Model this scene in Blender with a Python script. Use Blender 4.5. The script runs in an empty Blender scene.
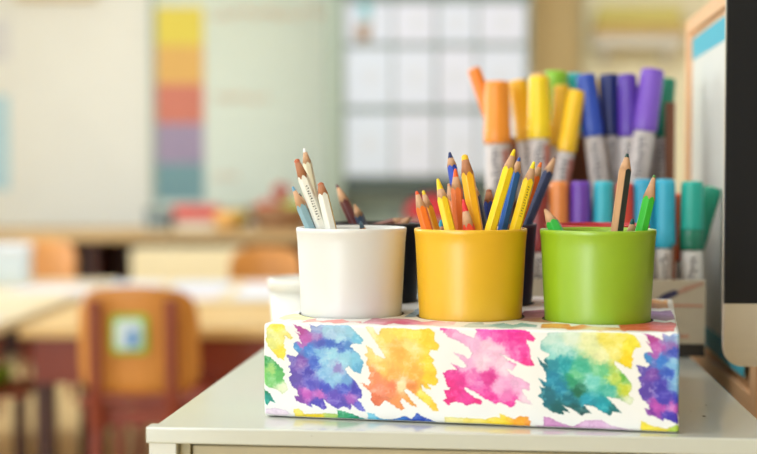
import bpy, bmesh, math, random
import numpy as np
from mathutils import Vector, Matrix, Quaternion

S = bpy.context.scene
COL = S.collection
R = math.radians
random.seed(7)

# ------------------------------------------------------------------ camera, sky, daylight, added fill lamps, exposure
EYE = 0.98                      # eye height above the floor
FPX = 1250.0                    # focal length in pixels of a 757 px wide frame
PITCH = R(2.15)
cd = bpy.data.cameras.new('camera'); cam = bpy.data.objects.new('camera', cd); COL.objects.link(cam)
cd.sensor_width = 36.0; cd.lens = 36.0 * FPX / 757.0
cd.clip_start = 0.02; cd.clip_end = 100
cam.location = (0, 0, EYE); cam.rotation_euler = (R(90) - PITCH, 0, 0)
cd.dof.use_dof = True; cd.dof.focus_distance = 0.86; cd.dof.aperture_fstop = 3.8
S.camera = cam

w = bpy.data.worlds.new('sky'); S.world = w; w.use_nodes = True
bg = w.node_tree.nodes['Background']
bg.inputs['Color'].default_value = (0.82, 0.92, 1.0, 1); bg.inputs['Strength'].default_value = 1.0

def area(name, loc, rot, sx, sy, power, color):
    l = bpy.data.lights.new(name, 'AREA'); l.shape = 'RECTANGLE'; l.size = sx; l.size_y = sy
    l.energy = power; l.color = color
    o = bpy.data.objects.new(name, l); COL.objects.link(o); o.location = loc; o.rotation_euler = rot
    return o
WIN_Y = [(-2.7, -1.2), (0.3, 2.2), (3.4, 5.6)]
WIN_Z = (1.0, 2.5)
WALL_L = -3.3
POW = (90, 40, 225)
for (y0, y1), p in zip(WIN_Y, POW):
    area('daylight', (WALL_L - 0.10, (y0 + y1) / 2, (WIN_Z[0] + WIN_Z[1]) / 2), (0, R(-90), 0), WIN_Z[1] - WIN_Z[0], y1 - y0, p, (0.84, 0.935, 1.0))
area('daylight', (-2.4, -3.32, 1.28), (R(90), 0, 0), 1.7, 2.4, 195, (0.84, 0.935, 1.0))  # lamp in the unseen window behind the camera, added for the cup highlights
area('fill_light', (0.8, 5.3, 2.85), (0, 0, 0), 3.0, 1.2, 130, (0.90, 0.95, 1.0))  # added fill under the ceiling, brightens the back of the room
area('fill_light', (-0.8, 1.0, 2.85), (0, 0, 0), 1.2, 1.2, 45, (0.90, 0.95, 1.0))  # added fill overhead, lifts the shaded page and the cabinet top

vs = S.view_settings
S.display_settings.display_device = 'sRGB'
vs.view_transform = 'Standard'; vs.look = 'None'; vs.gamma = 1.0; vs.use_curve_mapping = False
vs.exposure = -0.93
S.cycles.use_denoising = True
S.cycles.max_bounces = 8
S.cycles.caustics_reflective = False; S.cycles.caustics_refractive = False
S.cycles.sample_clamp_indirect = 6.0

# ------------------------------------------------------------------ helpers
def lin(c):
    c = c / 255.0
    return c / 12.92 if c <= 0.04045 else ((c + 0.055) / 1.055) ** 2.4
def rgb(r, g, b): return (lin(r), lin(g), lin(b), 1.0)

def mat(name, col, rough=0.5, metal=0.0, coat=0.0, spec=0.5, vary=0.06, scale=30.0, stretch=(1, 1, 1), col2=None, bump=0.0, sub=0.0, alpha=1.0):
    """procedural principled material: two tones mixed by noise in object space"""
    m = bpy.data.materials.new(name); m.use_nodes = True
    nt = m.node_tree; N = nt.nodes; L = nt.links
    b = N['Principled BSDF']
    b.inputs['Roughness'].default_value = rough; b.inputs['Metallic'].default_value = metal
    b.inputs['Coat Weight'].default_value = coat; b.inputs['Coat Roughness'].default_value = 0.12
    b.inputs['Specular IOR Level'].default_value = spec
    if sub:
        b.inputs['Subsurface Weight'].default_value = sub
        b.inputs['Subsurface Radius'].default_value = (1, 1, 1)
        b.inputs['Subsurface Scale'].default_value = 0.01
    if alpha < 1: b.inputs['Alpha'].default_value = alpha
    tc = N.new('ShaderNodeTexCoord'); mp = N.new('ShaderNodeMapping'); nz = N.new('ShaderNodeTexNoise')
    mp.inputs['Scale'].default_value = stretch
    nz.inputs['Scale'].default_value = scale; nz.inputs['Detail'].default_value = 4
    L.new(tc.outputs['Object'], mp.inputs['Vector']); L.new(mp.outputs['Vector'], nz.inputs['Vector'])
    mx = N.new('ShaderNodeMix'); mx.data_type = 'RGBA'
    c2 = col2 if col2 else tuple(max(0, v * (1 - 2 * vary)) for v in col[:3]) + (1,)
    c1 = col if col2 else tuple(min(1, v * (1 + vary)) for v in col[:3]) + (1,)
    mx.inputs['A'].default_value = c1; mx.inputs['B'].default_value = c2
    L.new(nz.outputs['Fac'], mx.inputs['Factor']); L.new(mx.outputs['Result'], b.inputs['Base Color'])
    if bump:
        bp = N.new('ShaderNodeBump'); bp.inputs['Strength'].default_value = bump; bp.inputs['Distance'].default_value = 0.001
        L.new(nz.outputs['Fac'], bp.inputs['Height']); L.new(bp.outputs['Normal'], b.inputs['Normal'])
    return m

def link(name, me, m=None, parent=None, loc=None, rotz=0.0):
    o = bpy.data.objects.new(name, me); COL.objects.link(o)
    if m is not None:
        for k in (m if isinstance(m, (list, tuple)) else [m]): me.materials.append(k)
    if parent is not None: o.parent = parent
    if loc is not None: o.location = loc
    if rotz: o.rotation_euler = (0, 0, rotz)
    return o

def tag(o, label=None, cat=None, group=None, kind=None):
    if label: o['label'] = label
    if cat: o['category'] = cat
    if group: o['group'] = group
    if kind: o['kind'] = kind
    return o

def empty(name, loc=(0, 0, 0), rotz=0.0, label=None, cat=None, group=None, quat=None):
    o = bpy.data.objects.new(name, None); COL.objects.link(o)
    o.location = loc
    o.empty_display_size = 0.05
    if quat is not None:
        o.rotation_mode = 'QUATERNION'; o.rotation_quaternion = quat
    else: o.rotation_euler = (0, 0, rotz)
    return tag(o, label, cat, group)

def mesh(verts, faces, smooth=False, fm=None, name='m'):
    me = bpy.data.meshes.new(name); me.from_pydata([tuple(v) for v in verts], [], faces); me.update()
    if smooth: me.polygons.foreach_set('use_smooth', [True] * len(me.polygons))
    if fm is not None: me.polygons.foreach_set('material_index', fm)
    return me

def fix_normals(me):
    bm = bmesh.new(); bm.from_mesh(me); bmesh.ops.recalc_face_normals(bm, faces=bm.faces); bm.to_mesh(me); bm.free()
    return me

def box_bm(bm, x0, x1, y0, y1, z0, z1, bev=0.0, mtx=None, seg=2):
    b2 = bmesh.new()
    bmesh.ops.create_cube(b2, size=1.0)
    for v in b2.verts:
        v.co = Vector(((x0 + x1) / 2 + v.co.x * (x1 - x0), (y0 + y1) / 2 + v.co.y * (y1 - y0), (z0 + z1) / 2 + v.co.z * (z1 - z0)))
    if bev > 0:
        bmesh.ops.bevel(b2, geom=list(b2.edges), offset=bev, segments=seg, affect='EDGES', profile=0.5)
    if mtx is not None: b2.transform(mtx)
    me = bpy.data.meshes.new('t'); b2.to_mesh(me); b2.free(); bm.from_mesh(me); bpy.data.meshes.remove(me)

def boxes(name, lst, m, parent=None, bev=0.0, loc=None, rotz=0.0, mtx=None):
    bm = bmesh.new()
    for b in lst: box_bm(bm, *b, bev=bev, mtx=mtx)
    me = bpy.data.meshes.new(name); bm.to_mesh(me); bm.free()
    return link(name, me, m, parent, loc, rotz)

def lathe_me(profile, segs=48, smooth=True, cx=0, cy=0):
    vs_, fs = [], []
    n = len(profile)
    for (r, z) in profile:
        for k in range(segs):
            a = 2 * math.pi * k / segs
            vs_.append((cx + r * math.cos(a), cy + r * math.sin(a), z))
    for i in range(n - 1):
        for k in range(segs):
            k2 = (k + 1) % segs
            fs.append((i * segs + k, i * segs + k2, (i + 1) * segs + k2, (i + 1) * segs + k))
    if profile[0][0] > 1e-6: fs.append(tuple(reversed(range(segs))))
    if profile[-1][0] > 1e-6: fs.append(tuple((n - 1) * segs + k for k in range(segs)))
    me = mesh(vs_, fs, smooth)
    for p in me.polygons:
        if len(p.vertices) > 4: p.use_smooth = False
    return me

def tube_me(path, r, segs=10, taper=None):
    bm = bmesh.new(); pts = [Vector(p) for p in path]; rings = []
    for i, p in enumerate(pts):
        d = (pts[min(i + 1, len(pts) - 1)] - pts[max(i - 1, 0)]).normalized()
        q = d.to_track_quat('Z', 'Y'); rr = r if taper is None else r * taper[i]
        rings.append([bm.verts.new(p + q @ Vector((rr * math.cos(2 * math.pi * k / segs), rr * math.sin(2 * math.pi * k / segs), 0))) for k in range(segs)])
    for a, b in zip(rings[:-1], rings[1:]):
        for k in range(segs): bm.faces.new((a[k], a[(k + 1) % segs], b[(k + 1) % segs], b[k]))
    bm.faces.new(list(reversed(rings[0]))); bm.faces.new(rings[-1])
    me = bpy.data.meshes.new('tube'); bm.to_mesh(me); bm.free()
    me.polygons.foreach_set('use_smooth', [len(p.vertices) == 4 for p in me.polygons])
    return me

def prism_me(pts, d0, d1, axis='y'):
    """polygon pts (a, z) extruded between d0 and d1 along the axis"""
    n = len(pts)
    f = (lambda a, z, d: (a, d, z)) if axis == 'y' else ((lambda a, z, d: (d, a, z)) if axis == 'x' else (lambda a, z, d: (a, z, d)))
    v = [f(a, z, d0) for a, z in pts] + [f(a, z, d1) for a, z in pts]
    fs = [tuple(range(n)), tuple(reversed(range(n, 2 * n)))] + [(i, i + n, (i + 1) % n + n, (i + 1) % n) for i in range(n)]
    return fix_normals(mesh(v, fs))

def ray(x, y):
    a, b = (x - 378.5) / FPX, -(y - 227.0) / FPX
    return Vector((a, math.cos(PITCH) + b * math.sin(PITCH), -math.sin(PITCH) + b * math.cos(PITCH)))
def at(x, y, D):
    """real point at distance D in front of the eye that is seen at (x, y)"""
    d = ray(x, y); return Vector((0, 0, EYE)) + d * (D / d.y)
def on_z(x, y, z):
    d = ray(x, y); return Vector((0, 0, EYE)) + d * ((z - EYE) / d.z)

# ------------------------------------------------------------------ materials of the room
M_wall = mat('cream_plaster', rgb(240, 236, 224), 0.85, vary=0.02, scale=4)
M_wall_tan = mat('tan_painted_wood', rgb(226, 198, 142), 0.6, vary=0.04, scale=6, stretch=(8, 8, 1))
M_floor = mat('honey_linoleum', rgb(226, 196, 140), 0.45, vary=0.06, scale=3)
M_ceil = mat('white_ceiling_paint', rgb(238, 236, 230), 0.9, vary=0.02)
M_winframe = mat('white_window_paint', rgb(232, 232, 228), 0.4, vary=0.02)

def structure(name, lst, m): return tag(boxes(name, lst, m), kind='structure')
FZ = 0.0
structure('floor', [(WALL_L - .2, 3.2, -3.2, 8.0, -0.1, 0)], M_floor)
structure('wall_back', [(WALL_L - .2, 3.2, 7.8, 8.0, 0, 2.95)], M_wall)
structure('wall_right', [(3.0, 3.2, -3.2, 7.8, 0, 2.95)], mat('taupe_plaster', rgb(176, 160, 136), .85, vary=.03, scale=4))
structure('wall_front', [(-1.5, 3.2, -3.4, -3.2, 0, 2.95), (WALL_L - .2, -3.28, -3.4, -3.2, 0, 2.95), (-3.28, -1.5, -3.4, -3.2, 2.5, 2.95)], M_wall)
structure('ceiling', [(WALL_L - .2, 3.2, -3.2, 8.0, 2.95, 3.05)], M_ceil)
wl = []
ys = [-3.2] + [v for w_ in WIN_Y for v in w_] + [7.8]
for i in range(0, len(ys), 2): wl.append((WALL_L - .2, WALL_L, ys[i], ys[i + 1], 0, 2.95))
for (a, b) in WIN_Y: wl += [(WALL_L - .2, WALL_L, a, b, 0, WIN_Z[0]), (WALL_L - .2, WALL_L, a, b, WIN_Z[1], 2.95)]
structure('wall_left', wl, M_wall)
for i, (a, b) in enumerate(WIN_Y):
    z0, z1 = WIN_Z; x0, x1 = WALL_L - .08, WALL_L - .02; m_ = (a + b) / 2
    structure('window_%d' % (i + 1), [(x0, x1, a, a + .05, z0, z1), (x0, x1, b - .05, b, z0, z1), (x0, x1, a, b, z0, z0 + .05), (x0, x1, a, b, z1 - .05, z1), (x0, x1, m_ - .03, m_ + .03, z0, z1)], M_winframe)
structure('baseboard_back', [(WALL_L, 3.0, 7.78, 7.8, 0, 0.09)], M_winframe)

structure('window_4', [(-3.28, -3.23, -3.30, -3.22, 0.001, 2.5), (-1.55, -1.5, -3.30, -3.22, 0.001, 2.5), (-3.23, -1.55, -3.30, -3.22, 2.45, 2.5), (-3.23, -1.55, -3.30, -3.22, 0.001, .05)], M_winframe)  # unseen window behind the camera, added floor-length so the cups catch a highlight

# ------------------------------------------------------------------ cabinet under the box
TOP = EYE - 0.158
L0 = on_z(145.5, 427, TOP)
TH = R(5.57)
U = Vector((math.cos(TH), -math.sin(TH), 0)); V = Vector((math.sin(TH), math.cos(TH), 0))
def cabp(a, b, z=0.0): return L0 + U * a + V * b + Vector((0, 0, z))     # z above the cabinet top

M_slab = mat('pale_grey_lacquer', rgb(206, 208, 198), 0.16, vary=0.012, scale=12, spec=0.8, coat=0.6)
M_cabf = mat('white_lacquered_board', rgb(224, 224, 216), 0.35, vary=0.02, scale=10)
M_cabi = mat('beige_board', rgb(178, 168, 136), 0.55, vary=0.05, scale=14)
M_speck = mat('dark_specks', rgb(70, 60, 50), 0.6)
CW, CD = 0.40, 0.62
cab = empty('cabinet', L0 - Vector((0, 0, TOP)), -TH, 'pale grey cabinet in front carrying the watercolour box', 'cabinet')
bm = bmesh.new()
box_bm(bm, 0.004, CW - 0.004, 0.012, CD, TOP - 0.0095, TOP - 0.0004, bev=0.0008)
me = bpy.data.meshes.new('w'); bm.to_mesh(me); bm.free(); link('worktop', me, M_slab, cab)
bm = bmesh.new()
box_bm(bm, 0, CW, 0, 0.0125, TOP - 0.0105, TOP, bev=0.0011, seg=3)
me = bpy.data.meshes.new('w'); bm.to_mesh(me); bm.free(); link('edge_strip', me, M_slab, cab)
H = TOP - 0.0108
boxes('side_panel', [(0.001, 0.019, 0.004, CD - .01, 0.0, H)], M_cabf, cab, 0.0006)
boxes('side_panel', [(CW - .019, CW - 0.001, 0.004, CD - .01, 0.0, H)], M_cabf, cab, 0.0006)
boxes('back_panel', [(0.0195, CW - .0195, CD - .02, CD - .012, 0.0, H)], M_cabf, cab)
boxes('front_rail', [(0.0195, 0.0265, 0.010, 0.024, 0.0, H), (CW - .0265, CW - .0195, 0.010, 0.024, 0.0, H)], M_cabi, cab)
boxes('drawer', [(0.027, CW - .027, 0.013, 0.031, H - .165, H - .003)], mat('drawer_front', rgb(190, 178, 146), .5), cab, 0.001)
boxes('drawer', [(0.027, CW - .027, 0.013, 0.031, H - .340, H - .175)], mat('drawer_front', rgb(190, 178, 146), .5), cab, 0.001)
bm = bmesh.new()
for (px, py, s) in ((704, 416, .0010), (706, 405, .0005), (691, 411, .0004), (312, 436, .0004), (207, 388, .0006)):
    p = on_z(px, py, TOP) - L0; a_, b_ = p.dot(U), p.dot(V)
    bmesh.ops.create_icosphere(bm, subdivisions=1, radius=s, matrix=Matrix.Translation((a_, b_, TOP)) @ Matrix.Diagonal((1.3, 1, .25, 1)))
me = bpy.data.meshes.new('s'); bm.to_mesh(me); bm.free(); link('speck_marks', me, M_speck, cab)

# ------------------------------------------------------------------ painted wrapping paper (computed per point, numpy)
def vnoise(x, y, seed=0):
    xi, yi = np.floor(x).astype(np.int64), np.floor(y).astype(np.int64)
    fx, fy = x - xi, y - yi
    fx = fx * fx * (3 - 2 * fx); fy = fy * fy * (3 - 2 * fy)
    def h(a, b):
        n = (a * 374761393 + b * 668265263 + seed * 974634777) & 0xffffffff
        n = ((n ^ (n >> 13)) * 1274126177) & 0xffffffff
        return ((n ^ (n >> 16)) & 0xffff) / 65535.0
    return (h(xi, yi) * (1 - fx) + h(xi + 1, yi) * fx) * (1 - fy) + (h(xi, yi + 1) * (1 - fx) + h(xi + 1, yi + 1) * fx) * fy
def fbm(x, y, o=3, seed=0):
    s = 0; a = 0.5; t = 0
    for i in range(o):
        s = s + a * vnoise(x, y, seed + i); t += a; x = x * 2.03 + 5.1; y = y * 2.03 + 1.7; a *= 0.55
    return s / t - 0.5

# motifs traced in crops of the sheet: (origin x, y, scale), outline, [(x, y, (r,g,b)), ...]
CR3 = (260, 318, 4.286); CR4 = (350, 318, 3.914); CR5 = (430, 318, 3.914); CR6 = (520, 322, 3.847)
PURPLE = ([(130,35),(190,60),(212,72),(205,38),(235,52),(250,38),(300,38),(365,36),(395,70),(428,100),(420,122),(385,118),(372,130),(410,160),(428,200),(422,245),(395,238),(365,212),(355,225),(360,240),(400,280),(418,310),(425,345),(405,350),(425,375),(440,402),(415,400),(380,370),(378,395),(345,380),(325,392),(290,372),(262,352),(278,385),(265,395),(215,370),(215,385),(185,368),(150,358),(145,335),(165,340),(150,310),(130,295),(118,262),(132,250),(118,215),(128,205),(110,165),(150,175),(160,165),(138,140),(140,118),(160,112),(175,125),(160,90),(145,70),(165,85),(150,55)],
 [(165,60,(178,60,150)),(190,100,(185,80,175)),(175,125,(170,90,185)),(150,140,(60,140,210)),(200,145,(50,120,210)),(240,60,(140,160,215)),(280,60,(165,205,232)),(370,75,(150,205,232)),(330,100,(160,208,232)),(300,150,(150,205,230)),(345,200,(155,210,232)),(360,175,(145,205,232)),(280,225,(140,190,228)),(290,275,(130,185,225)),(360,270,(110,165,220)),(265,190,(130,190,228)),(240,90,(150,110,190)),(330,60,(165,205,232)),(290,80,(160,195,228)),(400,95,(110,190,225)),(250,115,(60,80,190)),(290,120,(45,90,195)),(330,128,(40,90,190)),(360,125,(70,130,205)),(300,170,(150,208,232)),(250,160,(120,180,225)),(390,190,(125,200,232)),(410,225,(90,170,215)),(170,200,(112,60,168)),(140,180,(90,70,175)),(200,240,(60,50,175)),(150,270,(88,60,170)),(260,240,(125,180,225)),(320,260,(150,200,230)),(235,200,(50,90,200)),(210,290,(70,60,185)),(270,300,(50,60,190)),(350,305,(60,70,195)),(400,310,(60,50,180)),(190,330,(190,75,185)),(250,330,(198,95,195)),(380,345,(165,85,190)),(310,340,(90,60,185)),(240,370,(60,45,180)),(160,350,(120,40,160)),(350,375,(80,60,180)),(425,385,(80,80,200)),(320,220,(140,130,200)),(300,200,(150,190,225))])
MOTIFS = [
 (CR3, *PURPLE, 0),
 (CR3, [(30,60),(50,38),(95,38),(115,70),(135,95),(125,105),(105,90),(98,120),(105,150),(100,190),(70,175),(50,150),(25,110)], [(60,90,(228,228,140)),(80,165,(245,222,40)),(75,45,(250,225,60)),(110,85,(235,222,110)),(50,120,(225,225,120))], 0),
 (CR3, [(8,170),(40,175),(85,215),(105,250),(95,265),(110,290),(118,310),(95,330),(70,310),(35,300),(8,280)], [(25,178,(40,150,70)),(50,230,(160,208,110)),(80,250,(90,185,90)),(30,260,(110,195,100)),(100,310,(222,232,190)),(75,215,(60,165,80))], 0),
 (CR3, [(8,305),(40,325),(65,365),(45,358),(30,375),(8,350)], [(30,340,(0,145,130)),(20,320,(0,130,90))], 0),
 (CR3, [(18,392),(60,386),(110,396),(130,412),(90,425),(20,410)], [(60,400,(236,218,236))], 0),
 (CR3, [(140,392),(160,390),(190,412),(235,412),(280,408),(320,412),(380,430),(380,445),(240,440),(145,430)], [(160,400,(250,228,90)),(230,425,(250,220,40)),(290,420,(190,220,110)),(350,432,(120,190,80))], 0),
 (CR3, [(320,395),(345,400),(400,418),(445,440),(445,450),(330,444)], [(340,410,(20,150,90)),(400,430,(0,140,100)),(430,438,(0,150,150))], 0),
 (CR4, [(55,372),(80,375),(105,395),(150,398),(200,385),(225,395),(245,372),(280,392),(320,408),(320,420),(200,414),(60,406)], [(70,385,(120,205,235)),(110,400,(60,160,220)),(170,398,(40,110,205)),(250,390,(25,70,185)),(300,405,(40,80,190))], 0),
 (CR4, [(45,42),(75,45),(95,75),(110,50),(145,48),(190,50),(240,55),(290,48),(310,60),(312,90),(330,115),(325,135),(295,130),(285,150),(315,170),(305,180),(320,210),(318,235),(328,255),(315,268),(285,262),(300,285),(280,278),(262,262),(268,285),(295,310),(325,345),(328,368),(310,365),(270,330),(235,300),(210,282),(195,285),(215,310),(245,350),(225,345),(190,315),(180,330),(200,355),(185,362),(150,340),(125,325),(105,345),(85,345),(70,325),(68,295),(50,280),(30,258),(60,268),(70,255),(58,240),(65,215),(60,200),(48,185),(55,165),(45,150),(55,140),(50,115),(75,130),(85,150),(115,165),(125,160),(110,140),(90,110),(70,80)],
  [(60,55,(250,238,180)),(130,75,(250,215,90)),(180,60,(250,220,80)),(280,80,(252,205,10)),(240,70,(250,228,90)),(220,120,(250,222,130)),(180,140,(248,178,55)),(165,110,(245,185,70)),(100,150,(250,220,130)),(300,190,(252,215,40)),(310,240,(252,205,20)),(200,190,(248,190,70)),(120,200,(248,200,90)),(150,230,(245,170,65)),(230,220,(246,178,55)),(85,240,(244,140,85)),(100,290,(244,138,100)),(90,315,(225,105,55)),(150,270,(245,125,75)),(180,345,(245,150,80)),(215,270,(240,140,60)),(190,270,(255,225,170)),(235,340,(247,165,60)),(270,310,(250,225,80)),(315,355,(250,198,30))], 0),
 (CR5, [(15,45),(75,50),(100,65),(150,85),(160,60),(155,45),(240,48),(330,45),(360,55),(390,80),(385,98),(355,90),(370,130),(375,160),(388,190),(360,190),(320,175),(300,165),(255,145),(285,168),(318,185),(305,208),(280,205),(300,225),(340,240),(370,262),(372,285),(340,278),(350,300),(385,340),(350,335),(320,320),(310,330),(318,335),(300,352),(255,330),(240,340),(200,318),(150,290),(120,272),(115,285),(150,310),(185,325),(185,340),(150,335),(130,345),(105,335),(80,330),(55,342),(35,325),(50,315),(35,285),(60,285),(45,260),(42,240),(30,220),(65,205),(90,208),(60,180),(110,200),(125,195),(100,165),(70,140),(110,150),(130,165),(145,145),(130,120),(100,100),(60,85),(30,60)],
  [(50,65,(238,140,195)),(90,75,(240,170,215)),(25,50,(230,70,165)),(160,100,(240,180,220)),(190,60,(238,90,190)),(300,60,(240,25,155)),(240,65,(235,50,165)),(360,75,(240,30,150)),(260,80,(235,50,160)),(350,140,(240,40,155)),(370,180,(240,20,135)),(320,140,(240,80,175)),(240,130,(245,190,222)),(200,110,(244,195,222)),(180,180,(246,205,228)),(270,190,(246,208,230)),(110,180,(240,175,218)),(110,145,(242,185,222)),(60,225,(235,50,155)),(50,250,(240,15,135)),(80,290,(235,15,135)),(60,325,(235,5,125)),(120,320,(240,45,155)),(100,250,(232,30,145)),(170,330,(235,15,125)),(140,240,(235,110,185)),(210,240,(222,40,145)),(170,260,(228,80,175)),(250,275,(245,170,215)),(330,260,(240,175,218)),(220,320,(240,40,155)),(295,340,(240,45,160)),(360,320,(246,215,232)),(280,310,(240,120,190)),(190,290,(238,60,165))], 0),
 (CR5, [(40,388),(130,392),(200,397),(230,388),(260,392),(255,374),(310,395),(330,385),(370,388),(382,430),(200,428),(40,416)], [(80,405,(250,240,160)),(150,405,(250,230,110)),(250,405,(250,218,50)),(340,405,(250,165,15)),(370,415,(245,140,20))], 0),
 (CR6, [(45,400),(80,402),(70,365),(100,370),(130,385),(190,405),(230,380),(300,378),(340,400),(440,420),(440,432),(60,416)], [(90,380,(215,150,205)),(60,408,(190,90,170)),(250,395,(222,175,220)),(180,410,(215,150,205)),(380,418,(228,195,228))], 0),
 (CR6, [(60,80),(90,45),(160,40),(260,40),(340,42),(400,40),(425,55),(450,85),(455,100),(430,100),(420,120),(418,185),(400,178),(365,160),(348,150),(350,165),(390,205),(415,235),(420,260),(405,280),(430,300),(410,322),(385,305),(360,295),(320,290),(340,310),(370,340),(382,352),(345,345),(335,362),(300,345),(270,325),(230,320),(262,352),(240,350),(225,362),(190,340),(150,320),(175,350),(145,342),(155,358),(110,348),(65,318),(75,308),(50,285),(68,275),(55,250),(75,255),(52,218),(85,235),(80,195),(60,165),(45,138),(85,170),(92,185),(75,150),(95,130),(60,110)],
  [(100,70,(195,226,216)),(180,60,(216,232,208)),(100,130,(140,210,205)),(130,110,(170,220,210)),(240,60,(232,235,175)),(320,70,(238,225,95)),(370,60,(240,228,90)),(400,90,(246,230,50)),(400,150,(248,212,10)),(300,130,(238,240,180)),(350,120,(244,235,130)),(260,100,(225,232,170)),(70,160,(0,95,110)),(150,170,(10,155,168)),(110,165,(20,140,160)),(220,180,(60,180,150)),(200,210,(70,185,125)),(110,220,(0,130,165)),(80,290,(0,105,125)),(150,260,(0,130,168)),(210,260,(0,105,75)),(190,230,(30,150,110)),(300,190,(105,200,140)),(260,230,(110,205,195)),(350,220,(190,215,90)),(390,215,(100,180,65)),(400,260,(205,215,60)),(330,260,(60,175,155)),(420,300,(226,235,205)),(240,300,(0,150,178)),(190,340,(0,85,90)),(130,345,(0,95,100)),(300,320,(0,155,175)),(360,345,(0,105,110)),(250,350,(0,70,75)),(170,290,(0,110,130))], 0),
 (CR6, [(455,380),(480,392),(505,402),(560,412),(600,395),(640,425),(640,440),(460,426)], [(480,395,(250,228,60)),(540,412,(245,222,70)),(590,412,(185,212,80))], 0),
]
def homog(src, dst):
    A = []; b = []
    for (x, y), (u, v) in zip(src, dst):
        A.append([x, y, 1, 0, 0, 0, -u * x, -u * y]); b.append(u)
        A.append([0, 0, 0, x, y, 1, -v * x, -v * y]); b.append(v)
    h = np.linalg.solve(np.array(A, float), np.array(b, float))
    def f(x, y):
        d = h[6] * x + h[7] * y + 1
        return (h[0] * x + h[1] * y + h[2]) / d, (h[3] * x + h[4] * y + h[5]) / d
    return f

BW, BD, BH = 0.2700, 0.230, 0.0625
# sheet coordinates in metres: s along the front from the left corner, t up from the bottom fold
to_sheet = homog([(264, 326.5), (677, 333.5), (678, 433.5), (264, 416)], [(0, BH), (BW, BH), (BW, 0), (0, 0)])
SHEET = []
def conv(cr, pts):
    x = np.array([p[0] / cr[2] + cr[0] for p in pts]); y = np.array([p[1] / cr[2] + cr[1] for p in pts])
    return to_sheet(x, y)
for cr, outl, cols, _ in MOTIFS:
    s, t = conv(cr, outl); cs, ct = conv(cr, cols)
    SHEET.append((s, t, cs, ct, np.array([c[2] for c in cols], float)))
s, t = conv(CR3, PURPLE[0]); cs, ct = conv(CR3, PURPLE[1])
sa, _ = conv(CR3, [(110, 165)]); sb, _ = conv(CR6, [(432, 160)])
DS = float(sb[0] - sa[0])                                       # the sheet's pattern repeat
SHEET.append((s + DS, t, cs + DS, ct, np.array([c[2] for c in PURPLE[1]], float)))
# the row above, seen on the top of the box (t > BH)
def streak(s0, s1, t0, t1, cols, n=9, seed=0):
    rnd = random.Random(seed); P = []
    for i in range(n): P.append((s0 + (s1 - s0) * i / (n - 1) + rnd.uniform(-.003, .003), t0 + rnd.uniform(-.007, .007)))
    for i in range(n): P.append((s1 - (s1 - s0) * i / (n - 1) + rnd.uniform(-.003, .003), t1 + rnd.uniform(-.009, .009)))
    C = []
    for i, c in enumerate(cols):
        C.append((s0 + (s1 - s0) * (i + .5) / len(cols), t0 + (t1 - t0) * rnd.uniform(.15, .85), c))
        C.append((s0 + (s1 - s0) * (i + .5) / len(cols), t0 + (t1 - t0) * rnd.uniform(.15, .85), tuple(min(245, v + 25) for v in c)))
    SHEET.append((np.array([p[0] for p in P]), np.array([p[1] for p in P]), np.array([c[0] for c in C]), np.array([c[1] for c in C]), np.array([c[2] for c in C], float)))
T0 = BH
streak(0.004, 0.026, T0 + .024, T0 + .060, [(235, 230, 160), (220, 225, 150)], seed=1)
streak(0.022, 0.062, T0 + .010, T0 + .026, [(235, 150, 140), (232, 120, 115), (225, 150, 150)], seed=2)
streak(0.066, 0.125, T0 + .010, T0 + .036, [(205, 140, 165), (200, 60, 110), (215, 120, 150), (240, 190, 200)], seed=3)
streak(0.134, 0.178, T0 + .008, T0 + .030, [(180, 195, 195), (110, 165, 170), (120, 170, 160)], seed=4)
streak(0.182, 0.240, T0 + .006, T0 + .028, [(230, 150, 60), (225, 120, 50), (240, 200, 150), (235, 170, 110)], seed=5)
streak(0.232, 0.268, T0 + .006, T0 + .060, [(215, 90, 60), (205, 80, 75)], seed=6)
streak(0.086, 0.118, T0 + .060, T0 + .125, [(110, 150, 185), (130, 170, 200), (150, 130, 120)], seed=7)
streak(0.165, 0.215, T0 + .045, T0 + .120, [(170, 110, 140), (200, 150, 110), (120, 90, 150)], seed=8)
streak(0.085, 0.130, T0 + .150, T0 + .215, [(90, 170, 200), (140, 190, 215)], seed=9)
streak(0.180, 0.225, T0 + .140, T0 + .215, [(180, 120, 150), (210, 160, 130)], seed=10)
streak(0.228, 0.266, T0 + .075, T0 + .140, [(225, 190, 70), (150, 100, 160)], seed=11)
streak(0.236, 0.268, T0 + .150, T0 + .220, [(190, 110, 80), (210, 150, 70)], seed=12)
streak(0.006, 0.070, T0 + .150, T0 + .215, [(235, 225, 110), (120, 200, 120), (80, 150, 200)], seed=13)
# the right end of the box carries on round the corner
streak(0.275, 0.330, 0.012, 0.050, [(90, 60, 180), (120, 180, 225), (190, 90, 190)], seed=14)
streak(0.345, 0.400, 0.010, 0.052, [(248, 190, 70), (250, 215, 90), (240, 130, 80)], seed=15)
streak(0.415, 0.480, 0.010, 0.052, [(240, 40, 150), (245, 190, 220), (235, 30, 140)], seed=16)
streak(-0.060, -0.012, 0.010, 0.052, [(0, 130, 160), (120, 200, 170), (245, 225, 90)], seed=17)
streak(-0.130, -0.075, 0.010, 0.052, [(240, 40, 150), (245, 190, 220), (235, 30, 140)], seed=18)
streak(-0.210, -0.150, 0.010, 0.052, [(248, 190, 70), (250, 215, 90), (240, 130, 80)], seed=19)

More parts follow.
